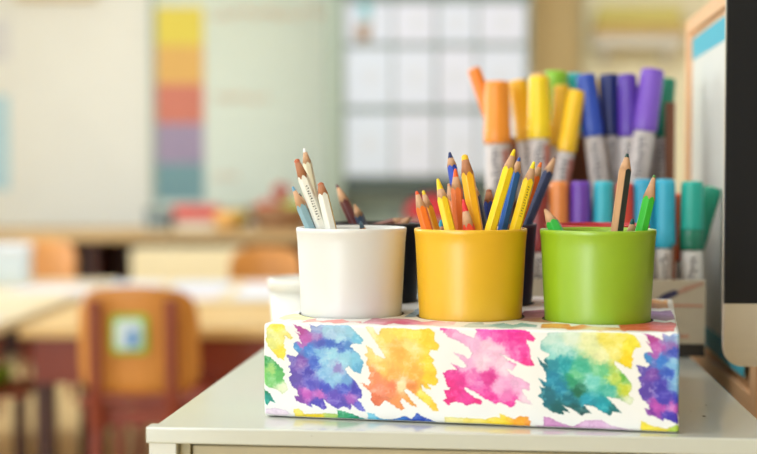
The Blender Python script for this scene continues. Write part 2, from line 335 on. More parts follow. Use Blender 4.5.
def paint(s, t):
    """colour of the printed sheet at (s, t): white paper with watercolour blots"""
    n = len(s)
    ws = s + fbm(s * 900, t * 900, 2, 3) * 0.0011 + fbm((s - t) * 500, (s + t) * 160, 2, 5) * 0.0016
    wt = t + fbm(s * 900, t * 900, 2, 9) * 0.0011
    out = np.tile(np.array([240.0, 239.0, 237.0]), (n, 1))
    cs_ = s + fbm(s * 240, t * 240, 3, 21) * 0.0036 + fbm(s * 1000, t * 1000, 3, 23) * 0.0026
    ct_ = t + fbm(s * 240, t * 240, 3, 31) * 0.0036 + fbm(s * 1000, t * 1000, 3, 33) * 0.0026
    gran = fbm(s * 260 + fbm(s * 500, t * 500, 2, 51) * 2, t * 260, 4, 41)
    for (ps, pt, qs, qt, qc) in SHEET:
        m = (ws > ps.min() - .001) & (ws < ps.max() + .001) & (wt > pt.min() - .001) & (wt < pt.max() + .001)
        idx = np.nonzero(m)[0]
        if len(idx) == 0: continue
        x = ws[idx]; y = wt[idx]
        ins = np.zeros(len(idx), bool); dmin = np.full(len(idx), 1e9)
        k = len(ps)
        for i in range(k):
            x0, y0, x1, y1 = ps[i], pt[i], ps[(i + 1) % k], pt[(i + 1) % k]
            if y0 != y1:
                c = ((y0 > y) != (y1 > y)) & (x < (x1 - x0) * (y - y0) / (y1 - y0) + x0); ins ^= c
            dx, dy = x1 - x0, y1 - y0; L2 = dx * dx + dy * dy + 1e-12
            u = np.clip(((x - x0) * dx + (y - y0) * dy) / L2, 0, 1)
            dmin = np.minimum(dmin, (x - x0 - u * dx) ** 2 + (y - y0 - u * dy) ** 2)
        d = np.sqrt(dmin) * np.where(ins, 1, -1)
        cx, cy = cs_[idx], ct_[idx]
        wsum = 0; csum = 0
        for j in range(len(qs)):
            w_ = 1.0 / (((cx - qs[j]) ** 2 + (cy - qt[j]) ** 2) + 3e-7) ** 2.3
            wsum = wsum + w_; csum = csum + w_[:, None] * qc[j][None, :]
        c = csum / wsum[:, None]
        g = gran[idx][:, None]
        c = c + (250 - c) * np.clip(g * 1.0, 0, 1) - c * np.clip(-g * 0.22, 0, 1)
        edge = np.clip(1 - np.abs(d - 0.0003) / 0.0006, 0, 1)[:, None]
        c = c * (1 - 0.07 * edge)
        a = np.clip(d / 0.00025 + 0.5, 0, 1)[:, None]
        out[idx] = out[idx] * (1 - a) + np.clip(c, 0, 250) * a
    return out

def to_lin(a):
    a = np.clip(a / 255.0, 0, 1)
    return np.where(a <= 0.04045, a / 12.92, ((a + 0.055) / 1.055) ** 2.4)

BA = R(12.2)
BU = Vector((math.cos(BA), -math.sin(BA), 0)); BV = Vector((math.sin(BA), math.cos(BA), 0))
B0 = on_z(264, 416.3, TOP)
def boxp(a, b, z=0.0): return B0 + BU * a + BV * b + Vector((0, 0, z))
SEATS = {(0, 0): (.0433, .071), (1, 0): (.1289, .071), (2, 0): (.2166, .072), (0, 1): (.0365, .169), (1, 1): (.1270, .169), (2, 1): (.2120, .171)}
HOLE_R = 0.0378

def build_wrapped_box():
    rr = 0.0022
    ce = lambda v, lo, hi: np.minimum(np.maximum(v, lo + rr), hi - rr)
    def axis_samples(lo, hi, n):
        a = np.linspace(lo, hi, n)
        e = np.linspace(0, rr, 6)
        return np.unique(np.round(np.concatenate([a, lo + e, hi - e]), 6))
    V_, F_, C_ = [], [], []
    base = 0
    def face(su, sv, fn, st, cull=None):
        nonlocal base
        uu, vv = np.meshgrid(su, sv); uu = uu.ravel(); vv = vv.ravel()
        P = fn(uu, vv)                                       # raw points on the sharp box
        if cull is not None:
            for (hx, hy) in cull:                            # pull points just outside each hole on to its circle
                dx, dy = P[:, 0] - hx, P[:, 1] - hy; d = np.hypot(dx, dy)
                m = (d < HOLE_R) & (d > 1e-9)
                near = m & (d > HOLE_R - 0.0012)
                P[near, 0] = hx + dx[near] / d[near] * HOLE_R; P[near, 1] = hy + dy[near] / d[near] * HOLE_R
        Q = np.stack([ce(P[:, 0], 0, BW), ce(P[:, 1], 0, BD), ce(P[:, 2], 0, BH)], 1)
        d = P - Q; ln = np.linalg.norm(d, axis=1, keepdims=True); ln[ln == 0] = 1
        # sharp surface -> rounded surface
        P2 = Q + d / ln * rr
        dent = fbm(P[:, 0] * 40, (P[:, 1] + P[:, 2]) * 40, 2, 77) * 0.0009
        P2 = P2 + d / ln * dent[:, None]
        c = to_lin(paint(*st(uu, vv)))
        nu, nv = len(su), len(sv)
        i = np.arange(nu - 1)[None, :] + np.arange(nv - 1)[:, None] * nu
        q = np.stack([i, i + 1, i + 1 + nu, i + nu], -1).reshape(-1, 4)
        if cull is not None:
            ctr = P[q].mean(1); keep = np.ones(len(q), bool)
            for (hx, hy) in cull: keep &= np.hypot(ctr[:, 0] - hx, ctr[:, 1] - hy) > HOLE_R - 0.0001
            q = q[keep]
        V_.append(P2); F_.append(q + base); C_.append(c); base += nu * nv
    ax = axis_samples(0, BW, 760); ay = axis_samples(0, BD, 240); az = axis_samples(0, BH, 180)
    one = np.ones_like
    face(ax, az, lambda u, v: np.stack([u, 0 * u, v], 1), lambda u, v: (u, v))                       # front
    face(ax, ay, lambda u, v: np.stack([u, v, BH * one(u)], 1), lambda u, v: (u, v + BH), cull=list(SEATS.values()))
    ay2 = ay
    face(ay2, az, lambda u, v: np.stack([BW * one(u), u, v], 1), lambda u, v: (u + BW, v))           # right
    face(ay2[::-1], az, lambda u, v: np.stack([0 * u, u, v], 1), lambda u, v: (-u, v))               # left
    face(axis_samples(0, BW, 60)[::-1], axis_samples(0, BH, 20), lambda u, v: np.stack([u, BD * one(u), v], 1), lambda u, v: (u, v))
    face(axis_samples(0, BW, 10), axis_samples(0, BD, 10)[::-1], lambda u, v: np.stack([u, v, 0 * u], 1), lambda u, v: (u * 0 - 5, v))
    V_ = np.concatenate(V_); F_ = np.concatenate(F_); C_ = np.concatenate(C_)
    me = bpy.data.meshes.new('wrapped_box')
    me.vertices.add(len(V_)); me.vertices.foreach_set('co', V_.astype(np.float32).ravel())
    me.loops.add(len(F_) * 4); me.loops.foreach_set('vertex_index', F_.astype(np.int32).ravel())
    me.polygons.add(len(F_)); me.polygons.foreach_set('loop_start', (np.arange(len(F_)) * 4).astype(np.int32))
    me.update(calc_edges=True); me.validate()
    me.polygons.foreach_set('use_smooth', [True] * len(me.polygons))
    at_ = me.color_attributes.new('print', 'FLOAT_COLOR', 'POINT')
    at_.data.foreach_set('color', np.concatenate([C_, np.ones((len(C_), 1))], 1).astype(np.float32).ravel())
    return me

M_paper = bpy.data.materials.new('watercolour_wrapping_paper'); M_paper.use_nodes = True
nt = M_paper.node_tree; b = nt.nodes['Principled BSDF']
an = nt.nodes.new('ShaderNodeAttribute'); an.attribute_name = 'print'
nt.links.new(an.outputs['Color'], b.inputs['Base Color'])
b.inputs['Roughness'].default_value = 0.38; b.inputs['Specular IOR Level'].default_value = 0.4
M_hole = mat('grey_board_inside_hole', rgb(96, 88, 80), 0.8)
wb = empty('wrapped_box', B0 + Vector((0, 0, 0.0003)), -BA, 'cup holder box wrapped in white paper with rainbow watercolour blots', 'box')
link('wrapping_paper', build_wrapped_box(), M_paper, wb)
RECESS = 0.012
for a, b_ in SEATS.values():
        link('cup_hole', lathe_me([(0.0002, BH - RECESS), (HOLE_R, BH - RECESS), (HOLE_R, BH - 0.0003)][0:3], 64, True, a, b_), M_hole, wb)

# ------------------------------------------------------------------ cups
CUP_H = 0.0735; RT = 0.0394; RB = 0.0354; WALLT = 0.0016
def cup_me():
    z1 = CUP_H
    prof = [(0.0, 0.0), (RB - .002, 0.0), (RB - .0005, .0006), (RB, .002)]
    for i in range(1, 10): prof.append((RB + (RT - .0006 - RB) * i / 10.0, .002 + (z1 - .006) * i / 10.0))
    prof += [(RT - .0003, z1 - .0038), (RT - .0001, z1 - .0034), (RT, z1 - .0012), (RT - .0002, z1 - .0003), (RT - .0008, z1), (RT - WALLT, z1 - .0006), (RT - WALLT - .0006, z1 - .004)]
    for i in range(1, 6): prof.append((RT - .0024 - (RT - RB) * i / 6.0, z1 - .004 - (z1 - .008) * i / 6.0))
    prof += [(RB - .003, .003), (0.0, .003)]
    return fix_normals(lathe_me(prof, 96))
CUPMESH = cup_me()
CUPZ = TOP + 0.0003 + BH - RECESS + 0.0002
CUPS = {}
def cup(key, ia, ib, m, label):
    p = boxp(*SEATS[(ia, ib)]); p.z = CUPZ
    me = CUPMESH.copy(); o = link('pencil_cup', me, m, None, p)
    tag(o, label, 'cup', 'cups standing in the wrapped box'); CUPS[key] = p
    return o
cup('white', 0, 0, mat('white_plastic', rgb(228, 228, 226), 0.38, vary=0.01, scale=20, sub=0.15, spec=0.9), 'white plastic cup of pencils at the left of the front row')
cup('yellow', 1, 0, mat('yellow_plastic', rgb(242, 186, 28), 0.34, vary=0.03, scale=25, sub=0.1, spec=0.9), 'yellow plastic cup of pencils in the middle of the front row')
cup('green', 2, 0, mat('lime_plastic', rgb(148, 188, 32), 0.34, vary=0.03, scale=25, sub=0.1, spec=0.9), 'lime green plastic cup of pencils at the right of the front row')
cup('black', 0, 1, mat('black_plastic', rgb(38, 38, 42), 0.45, vary=0.04), 'black plastic cup in the back row behind the white cup')
cup('navy', 1, 1, mat('navy_plastic', rgb(34, 56, 84), 0.45, vary=0.04), 'dark blue plastic cup in the back row behind the yellow cup')
cup('red', 2, 1, mat('red_plastic', rgb(196, 40, 50), 0.4, vary=0.04), 'red plastic cup in the back row behind the lime green cup')

# ------------------------------------------------------------------ pencils
M_woodtip = mat('sharpened_cedar', rgb(208, 162, 124), 0.7, vary=0.12, scale=400, stretch=(1, 1, .12))
M_woodtip2 = mat('sharpened_dark_cedar', rgb(186, 124, 86), 0.7, vary=0.14, scale=400, stretch=(1, 1, .12))
M_ink = mat('printed_lettering', rgb(40, 38, 36), 0.5)
_pc = {}
def pm(c, wood=False):
    k = (c, wood)
    if k not in _pc: _pc[k] = mat('pencil_lacquer' if not wood else 'raw_wood_barrel', rgb(*c), 0.36 if not wood else 0.6, vary=0.03 if not wood else 0.12, scale=60 if not wood else 500, stretch=(1, 1, 1) if not wood else (1, 1, .05), coat=0.1 if not wood else 0)
    return _pc[k]
_lc = {}
def lm(c):
    if c not in _lc: _lc[c] = mat('pencil_core', rgb(*c), 0.55, vary=0.08, scale=300)
    return _lc[c]

def pencil(base, tip, r, col, lead, label, sharp=0.020, leadlen=0.0045, hexa=True, roll=0.0, wood=None, stripes=None, text=None, group=None, blunt=0.0007, name='coloured_pencil'):
    """r = half the width across the flats; stripes: {facet index: colour}"""
    sharp *= .64
    base = Vector(base); tip = Vector(tip); Ln = (tip - base).length
    q = (tip - base).to_track_quat('Z', 'Y'); toc = q.inverted() @ Vector((0, -1, 0))
    q = q @ Quaternion((0, 0, 1), math.atan2(toc.y, toc.x) + roll); F0 = 0
    root = empty(name, base, quat=q, label=label, cat='pencil', group=group)
    n = 72
    th = [2 * math.pi * k / n for k in range(n)]
    def rh(t):
        if not hexa: return r
        a = ((t + math.pi / 6) % (math.pi / 3)) - math.pi / 6
        return min(r / math.cos(a), r * 1.115)
    slope = (r - blunt) / sharp
    zb = [Ln - (rh(t) * 1.0 - blunt) / slope * 1.0 for t in th]
    if not hexa: zb = [z + 0.0004 * math.sin(5 * t) for z, t in zip(zb, th)]
    # barrel
    vs_ = []; fs = []; fm = []
    levels = [lambda k: (0.0, .93), lambda k: (0.0006, 1.0), lambda k: (zb[k] * .5, 1.0), lambda k: (zb[k], 1.0)]
    for f in levels:
        for k in range(n):
            z, sc = f(k); rr_ = rh(th[k]) * sc; vs_.append((rr_ * math.cos(th[k]), rr_ * math.sin(th[k]), z))
    mats = [pm(col)]; smap = {}
    if stripes:
        for fi, c in stripes.items(): smap[(fi + F0) % 6] = len(mats); mats.append(pm(c[0:3], len(c) > 3))
    for i in range(len(levels) - 1):
        for k in range(n):
            k2 = (k + 1) % n; fs.append((i * n + k, i * n + k2, (i + 1) * n + k2, (i + 1) * n + k))
            fi = int(((th[k] + math.pi / n + math.pi / 6) % (2 * math.pi)) / (math.pi / 3)); fm.append(smap.get(fi % 6, 0))
    fs.append(tuple(reversed(range(n)))); fm.append(0)
    me = mesh(vs_, fs, False, fm); link('barrel', me, mats, root)
    # sharpened wood
    zl = Ln - leadlen; vs_ = []; fs = []
    for k in range(n):
        rr_ = rh(th[k]) * .999; vs_.append((rr_ * math.cos(th[k]), rr_ * math.sin(th[k]), zb[k] - .0001))
    for k in range(n):
        rr_ = slope * (Ln - zb[k]) * .5 + slope * (Ln - zl) * .5 + blunt; z = (zb[k] + zl) / 2; vs_.append((rr_ * math.cos(th[k]), rr_ * math.sin(th[k]), z))
    for k in range(n):
        z = zl + 0.0003 * math.sin(7 * th[k] + 1.3); rr_ = slope * (Ln - z) + blunt; vs_.append((rr_ * math.cos(th[k]), rr_ * math.sin(th[k]), z))
    for i in range(2):
        for k in range(n): k2 = (k + 1) % n; fs.append((i * n + k, i * n + k2, (i + 1) * n + k2, (i + 1) * n + k))
    fs.append(tuple(reversed(range(n)))); fs.append(tuple(range(2 * n, 3 * n)))
    me = mesh(vs_, fs, True)
    for p in me.polygons:
        if len(p.vertices) > 4: p.use_smooth = False
    link('sharpened_tip', me, wood or M_woodtip, root)
    if leadlen > 0.0005:
        rl = slope * leadlen + blunt
        link('core', lathe_me([(rl * .98, zl - .0004), (rl, zl), (blunt * 1.25, Ln - blunt * .6), (blunt * .6, Ln - .0001), (0, Ln)], 20), lm(lead), root)
    if text:
        f, z0, z1, st = text                          # facet, from, to (from the tip), glyph height share
        bm = bmesh.new(); rnd = random.Random(3); z = Ln - z1
        A = (f + F0) * math.pi / 3; nrm = Vector((math.cos(A), math.sin(A), 0)); tan = Vector((-math.sin(A), math.cos(A), 0))
        gw = r * st
        while z < Ln - z0:
            for kk in range(2):
                o_ = rnd.choice((-.5, -.2, .1)); ln_ = rnd.uniform(.5, .9)
                for (a0, a1, b0, b1) in (((-.5, .5, 0, .22)) , ((o_, o_ + .3, .0, ln_))):
                    c = nrm * (r + .00006)
                    P = [c + tan * (gw * a) + Vector((0, 0, z + .0011 * bb)) for a, bb in ((a0, b0), (a1, b0), (a1, b1), (a0, b1))]
                    bm.faces.new([bm.verts.new(p) for p in P])
            z += .0019
        me = bpy.data.meshes.new('txt'); bm.to_mesh(me); bm.free(); link('lettering', me, M_ink, root)
    return root

RIMZ = CUPZ + CUP_H
def pin(cupkey, tipx, tipy, rimx, yt, yr, r, *a, rimy=None, **k):
    """pencil standing in a cup: tip seen at (tipx, tipy) and crossing the rim at rimx; yt / yr = how far behind the cup's axis"""
    c = CUPS[cupkey]
    T = at(tipx, tipy, c.y + yt)
    d = ray(rimx, 227); Dm = c.y + yr
    Rm = Vector((d.x / d.y * Dm, Dm, RIMZ))
    lim = RT - WALLT - .0008 - r * 1.12
    off = Vector((Rm.x - c.x, Rm.y - c.y))
    if off.length > lim:
        off *= lim / off.length; Rm.x, Rm.y = c.x + off.x, c.y + off.y
    dr = (Rm - T).normalized()
    # walk down until the floor or the wall
    t = 0.0; P = Rm.copy()
    while True:
        Q = P + dr * 0.001
        h = Q.z - CUPZ
        rin = RB - .003 + (RT - RB) * max(h, 0) / CUP_H - r * 1.12
        if h - r * .9 < 0.0035 or math.hypot(Q.x - c.x, Q.y - c.y) > max(rin, lim * .0 + .004): 
            if h - r * .9 < 0.0035 or (P - Rm).length > 0.012: break
        P = Q
    return pencil(P, T, r, *a, **k)

W = (238, 236, 226)
# white cup
pin('white', 296.2, 159.0, 322, -.012, -.018, .0036, W, (196, 108, 70), 'longest white pencil with black lettering leaning left in the white cup', sharp=.020, leadlen=.003, wood=M_woodtip2, blunt=.0016, roll=R(8), text=(0, .020, .046, .55))
pin('white', 304.2, 148.0, 319.5, .012, .004, .0031, (236, 228, 200), (245, 245, 240), 'cream pencil with white core, its tip the highest in the white cup', sharp=.017, leadlen=.0035, roll=R(10))
pin('white', 292.6, 186.5, 304, -.014, -.020, .0034, (142, 178, 192), (110, 160, 190), 'dull light blue pencil at the far left of the white cup', sharp=.022, leadlen=.0035, roll=R(20))
pin('white', 299.0, 193.5, 313, -.002, -.012, .0036, (74, 72, 70), (90, 80, 75), 'charcoal grey pencil between the light blue and long white pencils', sharp=.020, leadlen=.003, roll=R(5), text=(0, .014, .030, .5))
pin('white', 320.2, 182.6, 331, -.014, -.022, .0036, W, (190, 104, 66), 'short white pencil with gold stripe and brown tip in the white cup', sharp=.013, leadlen=.002, wood=M_woodtip2, blunt=.0018, roll=R(22), stripes={1: (214, 176, 90)})
pin('white', 360.5, 221.5, 362, .000, .002, .0028, (150, 170, 180), (80, 104, 120), 'stub of grey blue pencil barely above the white cup rim', sharp=.014, leadlen=.005)
# black cup
pin('black', 336.4, 184.5, 354, .006, .000, .0038, (92, 40, 42), (90, 40, 50), 'maroon pencil with dark core rising from the black cup', sharp=.022, leadlen=.003, wood=M_woodtip, roll=R(15))
pin('black', 354.5, 204.5, 362, -.012, -.006, .0034, (92, 108, 132), (206, 160, 120), 'slate blue pencil with pale wooden tip in the black cup', sharp=.014, leadlen=.002, roll=R(4))
pin('black', 411.5, 216.0, 405, .004, .004, .0034, (150, 90, 70), (160, 110, 90), 'brown pencil stub showing at the right of the black cup', sharp=.014, leadlen=.003)
pin('black', 405.5, 219.0, 396, .014, .014, .0034, (130, 80, 70), (190, 140, 110), 'rose brown pencil stub low in the black cup behind', sharp=.014, leadlen=.003)
# yellow cup
pin('yellow', 416.4, 191.0, 426, -.004, -.012, .0036, (240, 118, 28), (232, 86, 30), 'orange pencil farthest left in the yellow cup', sharp=.019, leadlen=.003, roll=R(12))
pin('yellow', 423.0, 190.4, 434.5, .010, .004, .0033, (242, 178, 38), (244, 206, 40), 'amber pencil with yellow core behind the leftmost orange pencil', sharp=.019, leadlen=.0035, roll=R(30))
pin('yellow', 437.6, 178.6, 450, -.014, -.026, .0036, (250, 206, 30), (246, 208, 20), 'bright yellow pencil with long yellow point leaning left in the yellow cup', sharp=.022, leadlen=.0085, roll=R(18))
pin('yellow', 448.6, 183.4, 456, .014, .010, .0034, (236, 150, 90), (214, 150, 108), 'peach orange pencil with plain wooden tip, behind the bright yellow pencil', sharp=.018, leadlen=.002, roll=R(22))
pin('yellow', 455.2, 168.6, 459.5, -.002, -.006, .0038, (240, 128, 60), (244, 104, 40), 'light orange pencil with slim orange point near the middle of the yellow cup', sharp=.021, leadlen=.006, roll=R(8))
pin('yellow', 449.6, 152.0, 462, .020, .014, .0034, (34, 72, 190), (30, 50, 110), 'royal blue pencil whose tip is the highest at left of the yellow cup', sharp=.015, leadlen=.0045, roll=R(28))
pin('yellow', 463.2, 199.2, 469, -.019, -.024, .0038, (236, 74, 40), (224, 44, 50), 'short red pencil with red point at the front of the yellow cup', sharp=.028, leadlen=.009, roll=R(5))
pin('yellow', 464.3, 154.6, 476.5, -.006, -.014, .0042, (248, 182, 30), (246, 196, 40), 'thick amber pencil with brown wood and blunt tip in the yellow cup', sharp=.020, leadlen=.004, wood=M_woodtip2, blunt=.0018, roll=R(14))
pin('yellow', 472.0, 180.0, 483, .012, .004, .0034, (34, 44, 84), (30, 36, 60), 'dark navy pencil half hidden behind the thick amber pencil', sharp=.018, leadlen=.004)
pin('yellow', 488.8, 189.2, 489.5, .020, .016, .0036, (30, 58, 150), (176, 110, 80), 'short blue pencil with blunt brown tip between the amber and yellow pencils', sharp=.014, leadlen=.002, wood=M_woodtip2, blunt=.0016, roll=R(12))
pin('yellow', 514.5, 149.2, 490.5, -.018, -.022, .0037, (250, 214, 24), (250, 210, 20), 'long bright yellow pencil leaning right from the front of the yellow cup', sharp=.020, leadlen=.005, roll=R(20))
pin('yellow', 519.6, 157.2, 503, .004, .004, .0033, (34, 104, 196), (50, 90, 170), 'mid blue pencil leaning right behind the long bright yellow one', sharp=.016, leadlen=.003, roll=R(15))
pin('yellow', 534.2, 161.4, 516.0, -.008, -.014, .0037, (250, 212, 30), (250, 220, 40), 'yellow pencil with small lettering at the right of the yellow cup', sharp=.020, leadlen=.0055, roll=R(12), text=(0, .018, .040, .45))
pin('yellow', 541.2, 162.2, 524, .010, .006, .0033, (240, 110, 36), (244, 120, 40), 'orange pencil tucked behind the lettered yellow pencil', sharp=.016, leadlen=.004, roll=R(22))
pin('yellow', 441.0, 219.5, 441.5, .022, .022, .0030, (40, 170, 210), (40, 180, 220), 'cyan pencil stub low at the left of the yellow cup', sharp=.012, leadlen=.005)
pin('yellow', 510.0, 216.5, 509.0, .020, .022, .0030, (40, 170, 210), (40, 180, 220), 'cyan pencil stub low at the right of the yellow cup', sharp=.012, leadlen=.005)
# navy cup
pin('navy', 555.2, 156.0, 527, -.002, -.006, .0038, (44, 54, 92), (120, 90, 84), 'slate navy pencil leaning right out of the dark blue cup', sharp=.020, leadlen=.002, roll=R(10))
pin('navy', 503.0, 218.5, 502.5, .000, .000, .0032, (190, 50, 60), (200, 50, 60), 'red pencil stub just showing in the dark blue cup', sharp=.012, leadlen=.005)
# green cup
pin('green', 544.6, 208.8, 552.5, -.002, -.012, .0042, (40, 168, 60), (170, 120, 80), 'short green pencil with wooden tip at left of the lime cup', sharp=.018, leadlen=.001, roll=R(10))
pin('green', 627.4, 153.4, 617.0, -.012, -.020, .0040, (40, 52, 50), (30, 70, 66), 'half black half bare wood pencil, tallest in the lime cup', sharp=.017, leadlen=.0030, roll=R(24), stripes={-2: (196, 148, 104, 1), -1: (196, 148, 104, 1)})
pin('green', 654.4, 175.0, 641.5, -.008, -.012, .0040, (60, 196, 56), (90, 150, 80), 'bright green pencil leaning right in the lime cup', sharp=.024, leadlen=.002, roll=R(20))
pin('green', 632.4, 218.6, 631.8, .006, .006, .0034, (190, 140, 96), (20, 90, 90), 'wooden pencil stub with dark green point low in the lime cup', sharp=.014, leadlen=.004)

# ------------------------------------------------------------------ marker organiser
M_card = mat('grey_beige_card', rgb(196, 186, 166), 0.7, vary=0.03, scale=40)
M_foot = mat('black_plastic_foot', rgb(40, 38, 38), 0.5)
M_dwood = mat('dark_brown_wood', rgb(128, 76, 48), 0.6, vary=0.15, scale=40, stretch=(1, 1, .2))
M_rust = mat('rust_print', rgb(206, 130, 104), 0.7)
OR = on_z(705.0, 357.5, TOP) + U * (-0.0)              # lower right front corner of the organiser
OW = 0.196
O0 = OR - U * OW
org = empty('marker_organiser', O0, -TH, 'two tier brown and card organiser full of marker pens behind the cups', 'organiser')
def orgp(a, b, z=0.0): return O0 + U * a + V * b + Vector((0, 0, z))
boxes('foot', [(0.0, OW, 0.001, 0.19, 0.0005, 0.0115)], M_foot, org, 0.001)
fp = boxes('front_panel', [(0, OW, 0.0, 0.0025, 0.0118, 0.0690)], M_card, org, 0.0004)
boxes('printed_line', [(0.003, OW - .002, -0.0003, -0.00005, 0.0455, 0.0470)], M_rust, fp)
boxes('printed_caption', [(OW - .058 + i * .0026, OW - .0564 + i * .0026, -0.0003, -0.00005, 0.0175, 0.0205 - .0006 * (i % 2)) for i in range(17)], M_rust, fp)
def flatpoly(pts): return prism_me(pts, -0.0004, -0.00005, 'y')
link('brush_picture_bristles', flatpoly([(.151, .0490), (.156, .0505), (.163, .0515), (.171, .0555), (.173, .0590), (.168, .0600), (.160, .0570), (.155, .0535)]), mat('printed_navy', rgb(56, 56, 92), .7), fp)
link('brush_picture_handle', flatpoly([(.172, .0560), (.180, .0590), (.1945, .0655), (.1945, .0680), (.178, .0635), (.1725, .0598)]), mat('printed_rose', rgb(190, 150, 132), .7), fp)
boxes('side_panel', [(0, 0.0025, 0.0027, 0.19, 0.0118, 0.150)], M_card, org)
boxes('side_panel', [(OW - .0025, OW, 0.0027, 0.19, 0.0118, 0.0480)], M_card, org)
boxes('tier_board', [(0.0027, OW - .0027, 0.0615, 0.0650, 0.0118, 0.112), (0.0027, OW - .0027, 0.0652, 0.185, 0.1085, 0.112)], M_dwood, org)
boxes('back_panel', [(0.0027, OW - .0027, 0.186, 0.190, 0.0118, 0.203)], M_dwood, org)
boxes('upright', [(OW - .0165, OW - .0075, 0.150, 0.162, 0.1122, 0.236)], M_dwood, org, .0005)
boxes('divider', [(x - .001, x + .001, 0.0027, 0.030, 0.0118, 0.100) for x in [0.040 + .0215 * i for i in range(7)]], M_dwood, org)

_mk = {}
def mm(c, r=.35, a='marker_plastic'):
    if (c, r) not in _mk: _mk[(c, r)] = mat(a, rgb(*c), r, vary=0.03, scale=60)
    return _mk[(c, r)]
M_mbody = mat('white_pen_label', rgb(206, 196, 194), .5, vary=.05)
M_mwhite = mat('white_pen_barrel', rgb(232, 230, 228), .5, vary=.02)
M_mprint = mat('pen_label_print', rgb(52, 48, 60), .5)
M_mpink = mat('pen_label_rose_print', rgb(190, 116, 104), .5)

def marker(bottom, top, r, cap, label, caplen=0.062, lower=None, end=None, group='marker pens in the organiser', rose=False, body=None):
    bottom = Vector(bottom); top = Vector(top); L_ = (top - bottom).length
    q = (top - bottom).to_track_quat('Z', 'Y')
    root = empty('marker_pen', bottom, quat=q, label=label, cat='marker pen', group=group)
    zc = L_ - caplen; rb = r * .93
    link('barrel', lathe_me([(rb * .8, 0), (rb * .97, .001), (rb, .003), (rb, zc - .004), (rb * .96, zc - .002), (rb * .96, zc + .004)], 32), body or M_mbody, root)
    # cap: slightly conical with a stepped shoulder and domed end
    p = [(r, zc), (r * 1.02, zc + .002), (r * 1.02, zc + caplen * .25), (r * .985, zc + caplen * .27), (r * .93, L_ - .006), (r * .90, L_ - .0025), (r * .80, L_ - .0006), (r * .5, L_), (0, L_)]
    if lower:
        zl = zc + caplen * .30
        link('cap_base', lathe_me([(r, zc), (r * 1.02, zc + .002), (r * 1.02, zl)], 32), mm(lower), root)
        p = [(r * .99, zl), (r * .985, zl + .001), (r * .93, L_ - .006), (r * .90, L_ - .0025), (r * .80, L_ - .0006), (r * .5, L_), (0, L_)]
    link('cap', lathe_me(p, 32), mm(cap), root)
    if end: link('end_plug', lathe_me([(r * .7, L_ - .0004), (r * .72, L_ + .0015), (r * .5, L_ + .0025), (0, L_ + .0027)], 24), mm(end), root)
    # lettering round the barrel
    bm = bmesh.new(); rnd = random.Random(int(abs(bottom.x) * 1e5) % 1000)
    rr_ = rb + .00012
    inv = q.inverted(); cdir = inv @ Vector((0, -1, 0)); a0 = math.atan2(cdir.y, cdir.x)
    def patch(aa, ab, za, zb_):
        n = 3; vv = []
        for i in range(n + 1):
            a = aa + (ab - aa) * i / n
            vv.append((bm.verts.new((rr_ * math.cos(a), rr_ * math.sin(a), za)), bm.verts.new((rr_ * math.cos(a), rr_ * math.sin(a), zb_))))
        for i in range(n): bm.faces.new((vv[i][0], vv[i + 1][0], vv[i + 1][1], vv[i][1]))
    z = zc - .006
    while z > zc - .045:
        h = rnd.uniform(.0022, .004); s0 = a0 - .55 + rnd.uniform(0, .3)
        patch(s0, s0 + rnd.uniform(.35, .8), z - h * .45, z); patch(s0, s0 + .16, z - h, z)
        z -= h + .0009
    me = bpy.data.meshes.new('t'); bm.to_mesh(me); bm.free(); link('lettering', me, M_mprint, root)
    if rose:
        bm = bmesh.new(); patch(a0 - .2 + .5, a0 + .75 + .5, .012, zc - .006)
        me = bpy.data.meshes.new('t'); bm.to_mesh(me); bm.free(); link('label_band', me, M_mpink, root)
    return root

# front row, standing upright; x of the axis and y of the top in the photograph's frame
FB = 0.0165
def front_marker(px, ytop, r, cap, label, b=FB, leanx=0.0, **k):
    # where the vertical through (px) meets the row at depth b
    d = ray(px, 210)
    # solve for a on the row line
    P0 = orgp(0, b); t = (d.x * P0.y - d.y * P0.x) / (U.x * d.y - U.y * d.x)
    B = orgp(t, b, 0.0120); d2 = ray(px, ytop); Tz = EYE + d2.z / d2.y * B.y
    T = Vector((B.x, B.y, Tz))
    if leanx: B = B - Vector((leanx, 0, 0)); 
    return marker(B, T, r, cap, label, body=M_mwhite, **k)
front_marker(538, 186, .0092, (150, 60, 60), 'dark red capped marker in the lower tier at left of the lime cup', caplen=.060)
front_marker(559, 181, .0094, (232, 140, 70), 'light orange capped marker in the lower tier')
front_marker(580.5, 181, .0100, (112, 64, 176), 'violet capped marker in the lower tier')
front_marker(603.5, 181, .0098, (58, 186, 206), 'cyan capped marker left of the half black pencil in the lower tier')
front_marker(624.5, 183, .0090, (214, 70, 58), 'red capped marker in the lower tier behind the half black pencil')
front_marker(643.5, 179, .0098, (50, 166, 204), 'blue capped marker in the lower tier behind the bright green pencil')
front_marker(664.5, 179, .0102, (52, 176, 208), 'sky blue capped marker right of the lime cup')
front_marker(681.0, 193, .0078, (226, 96, 40), 'slim orange capped marker set back right of the sky blue one', b=.036, rose=True)
front_marker(692.0, 181, .0106, (30, 168, 150), 'teal capped marker with dark green collar', lower=(14, 112, 86))
# leaning teal marker at the right end
T_ = at(713.5, 187, 1.156); B_ = at(693.5, 250, 1.163); dd = (B_ - T_).normalized()
marker(T_ + dd * .128, T_, .0092, (24, 150, 120), 'green teal capped marker leaning right at the organiser end', caplen=.058, body=M_mwhite)

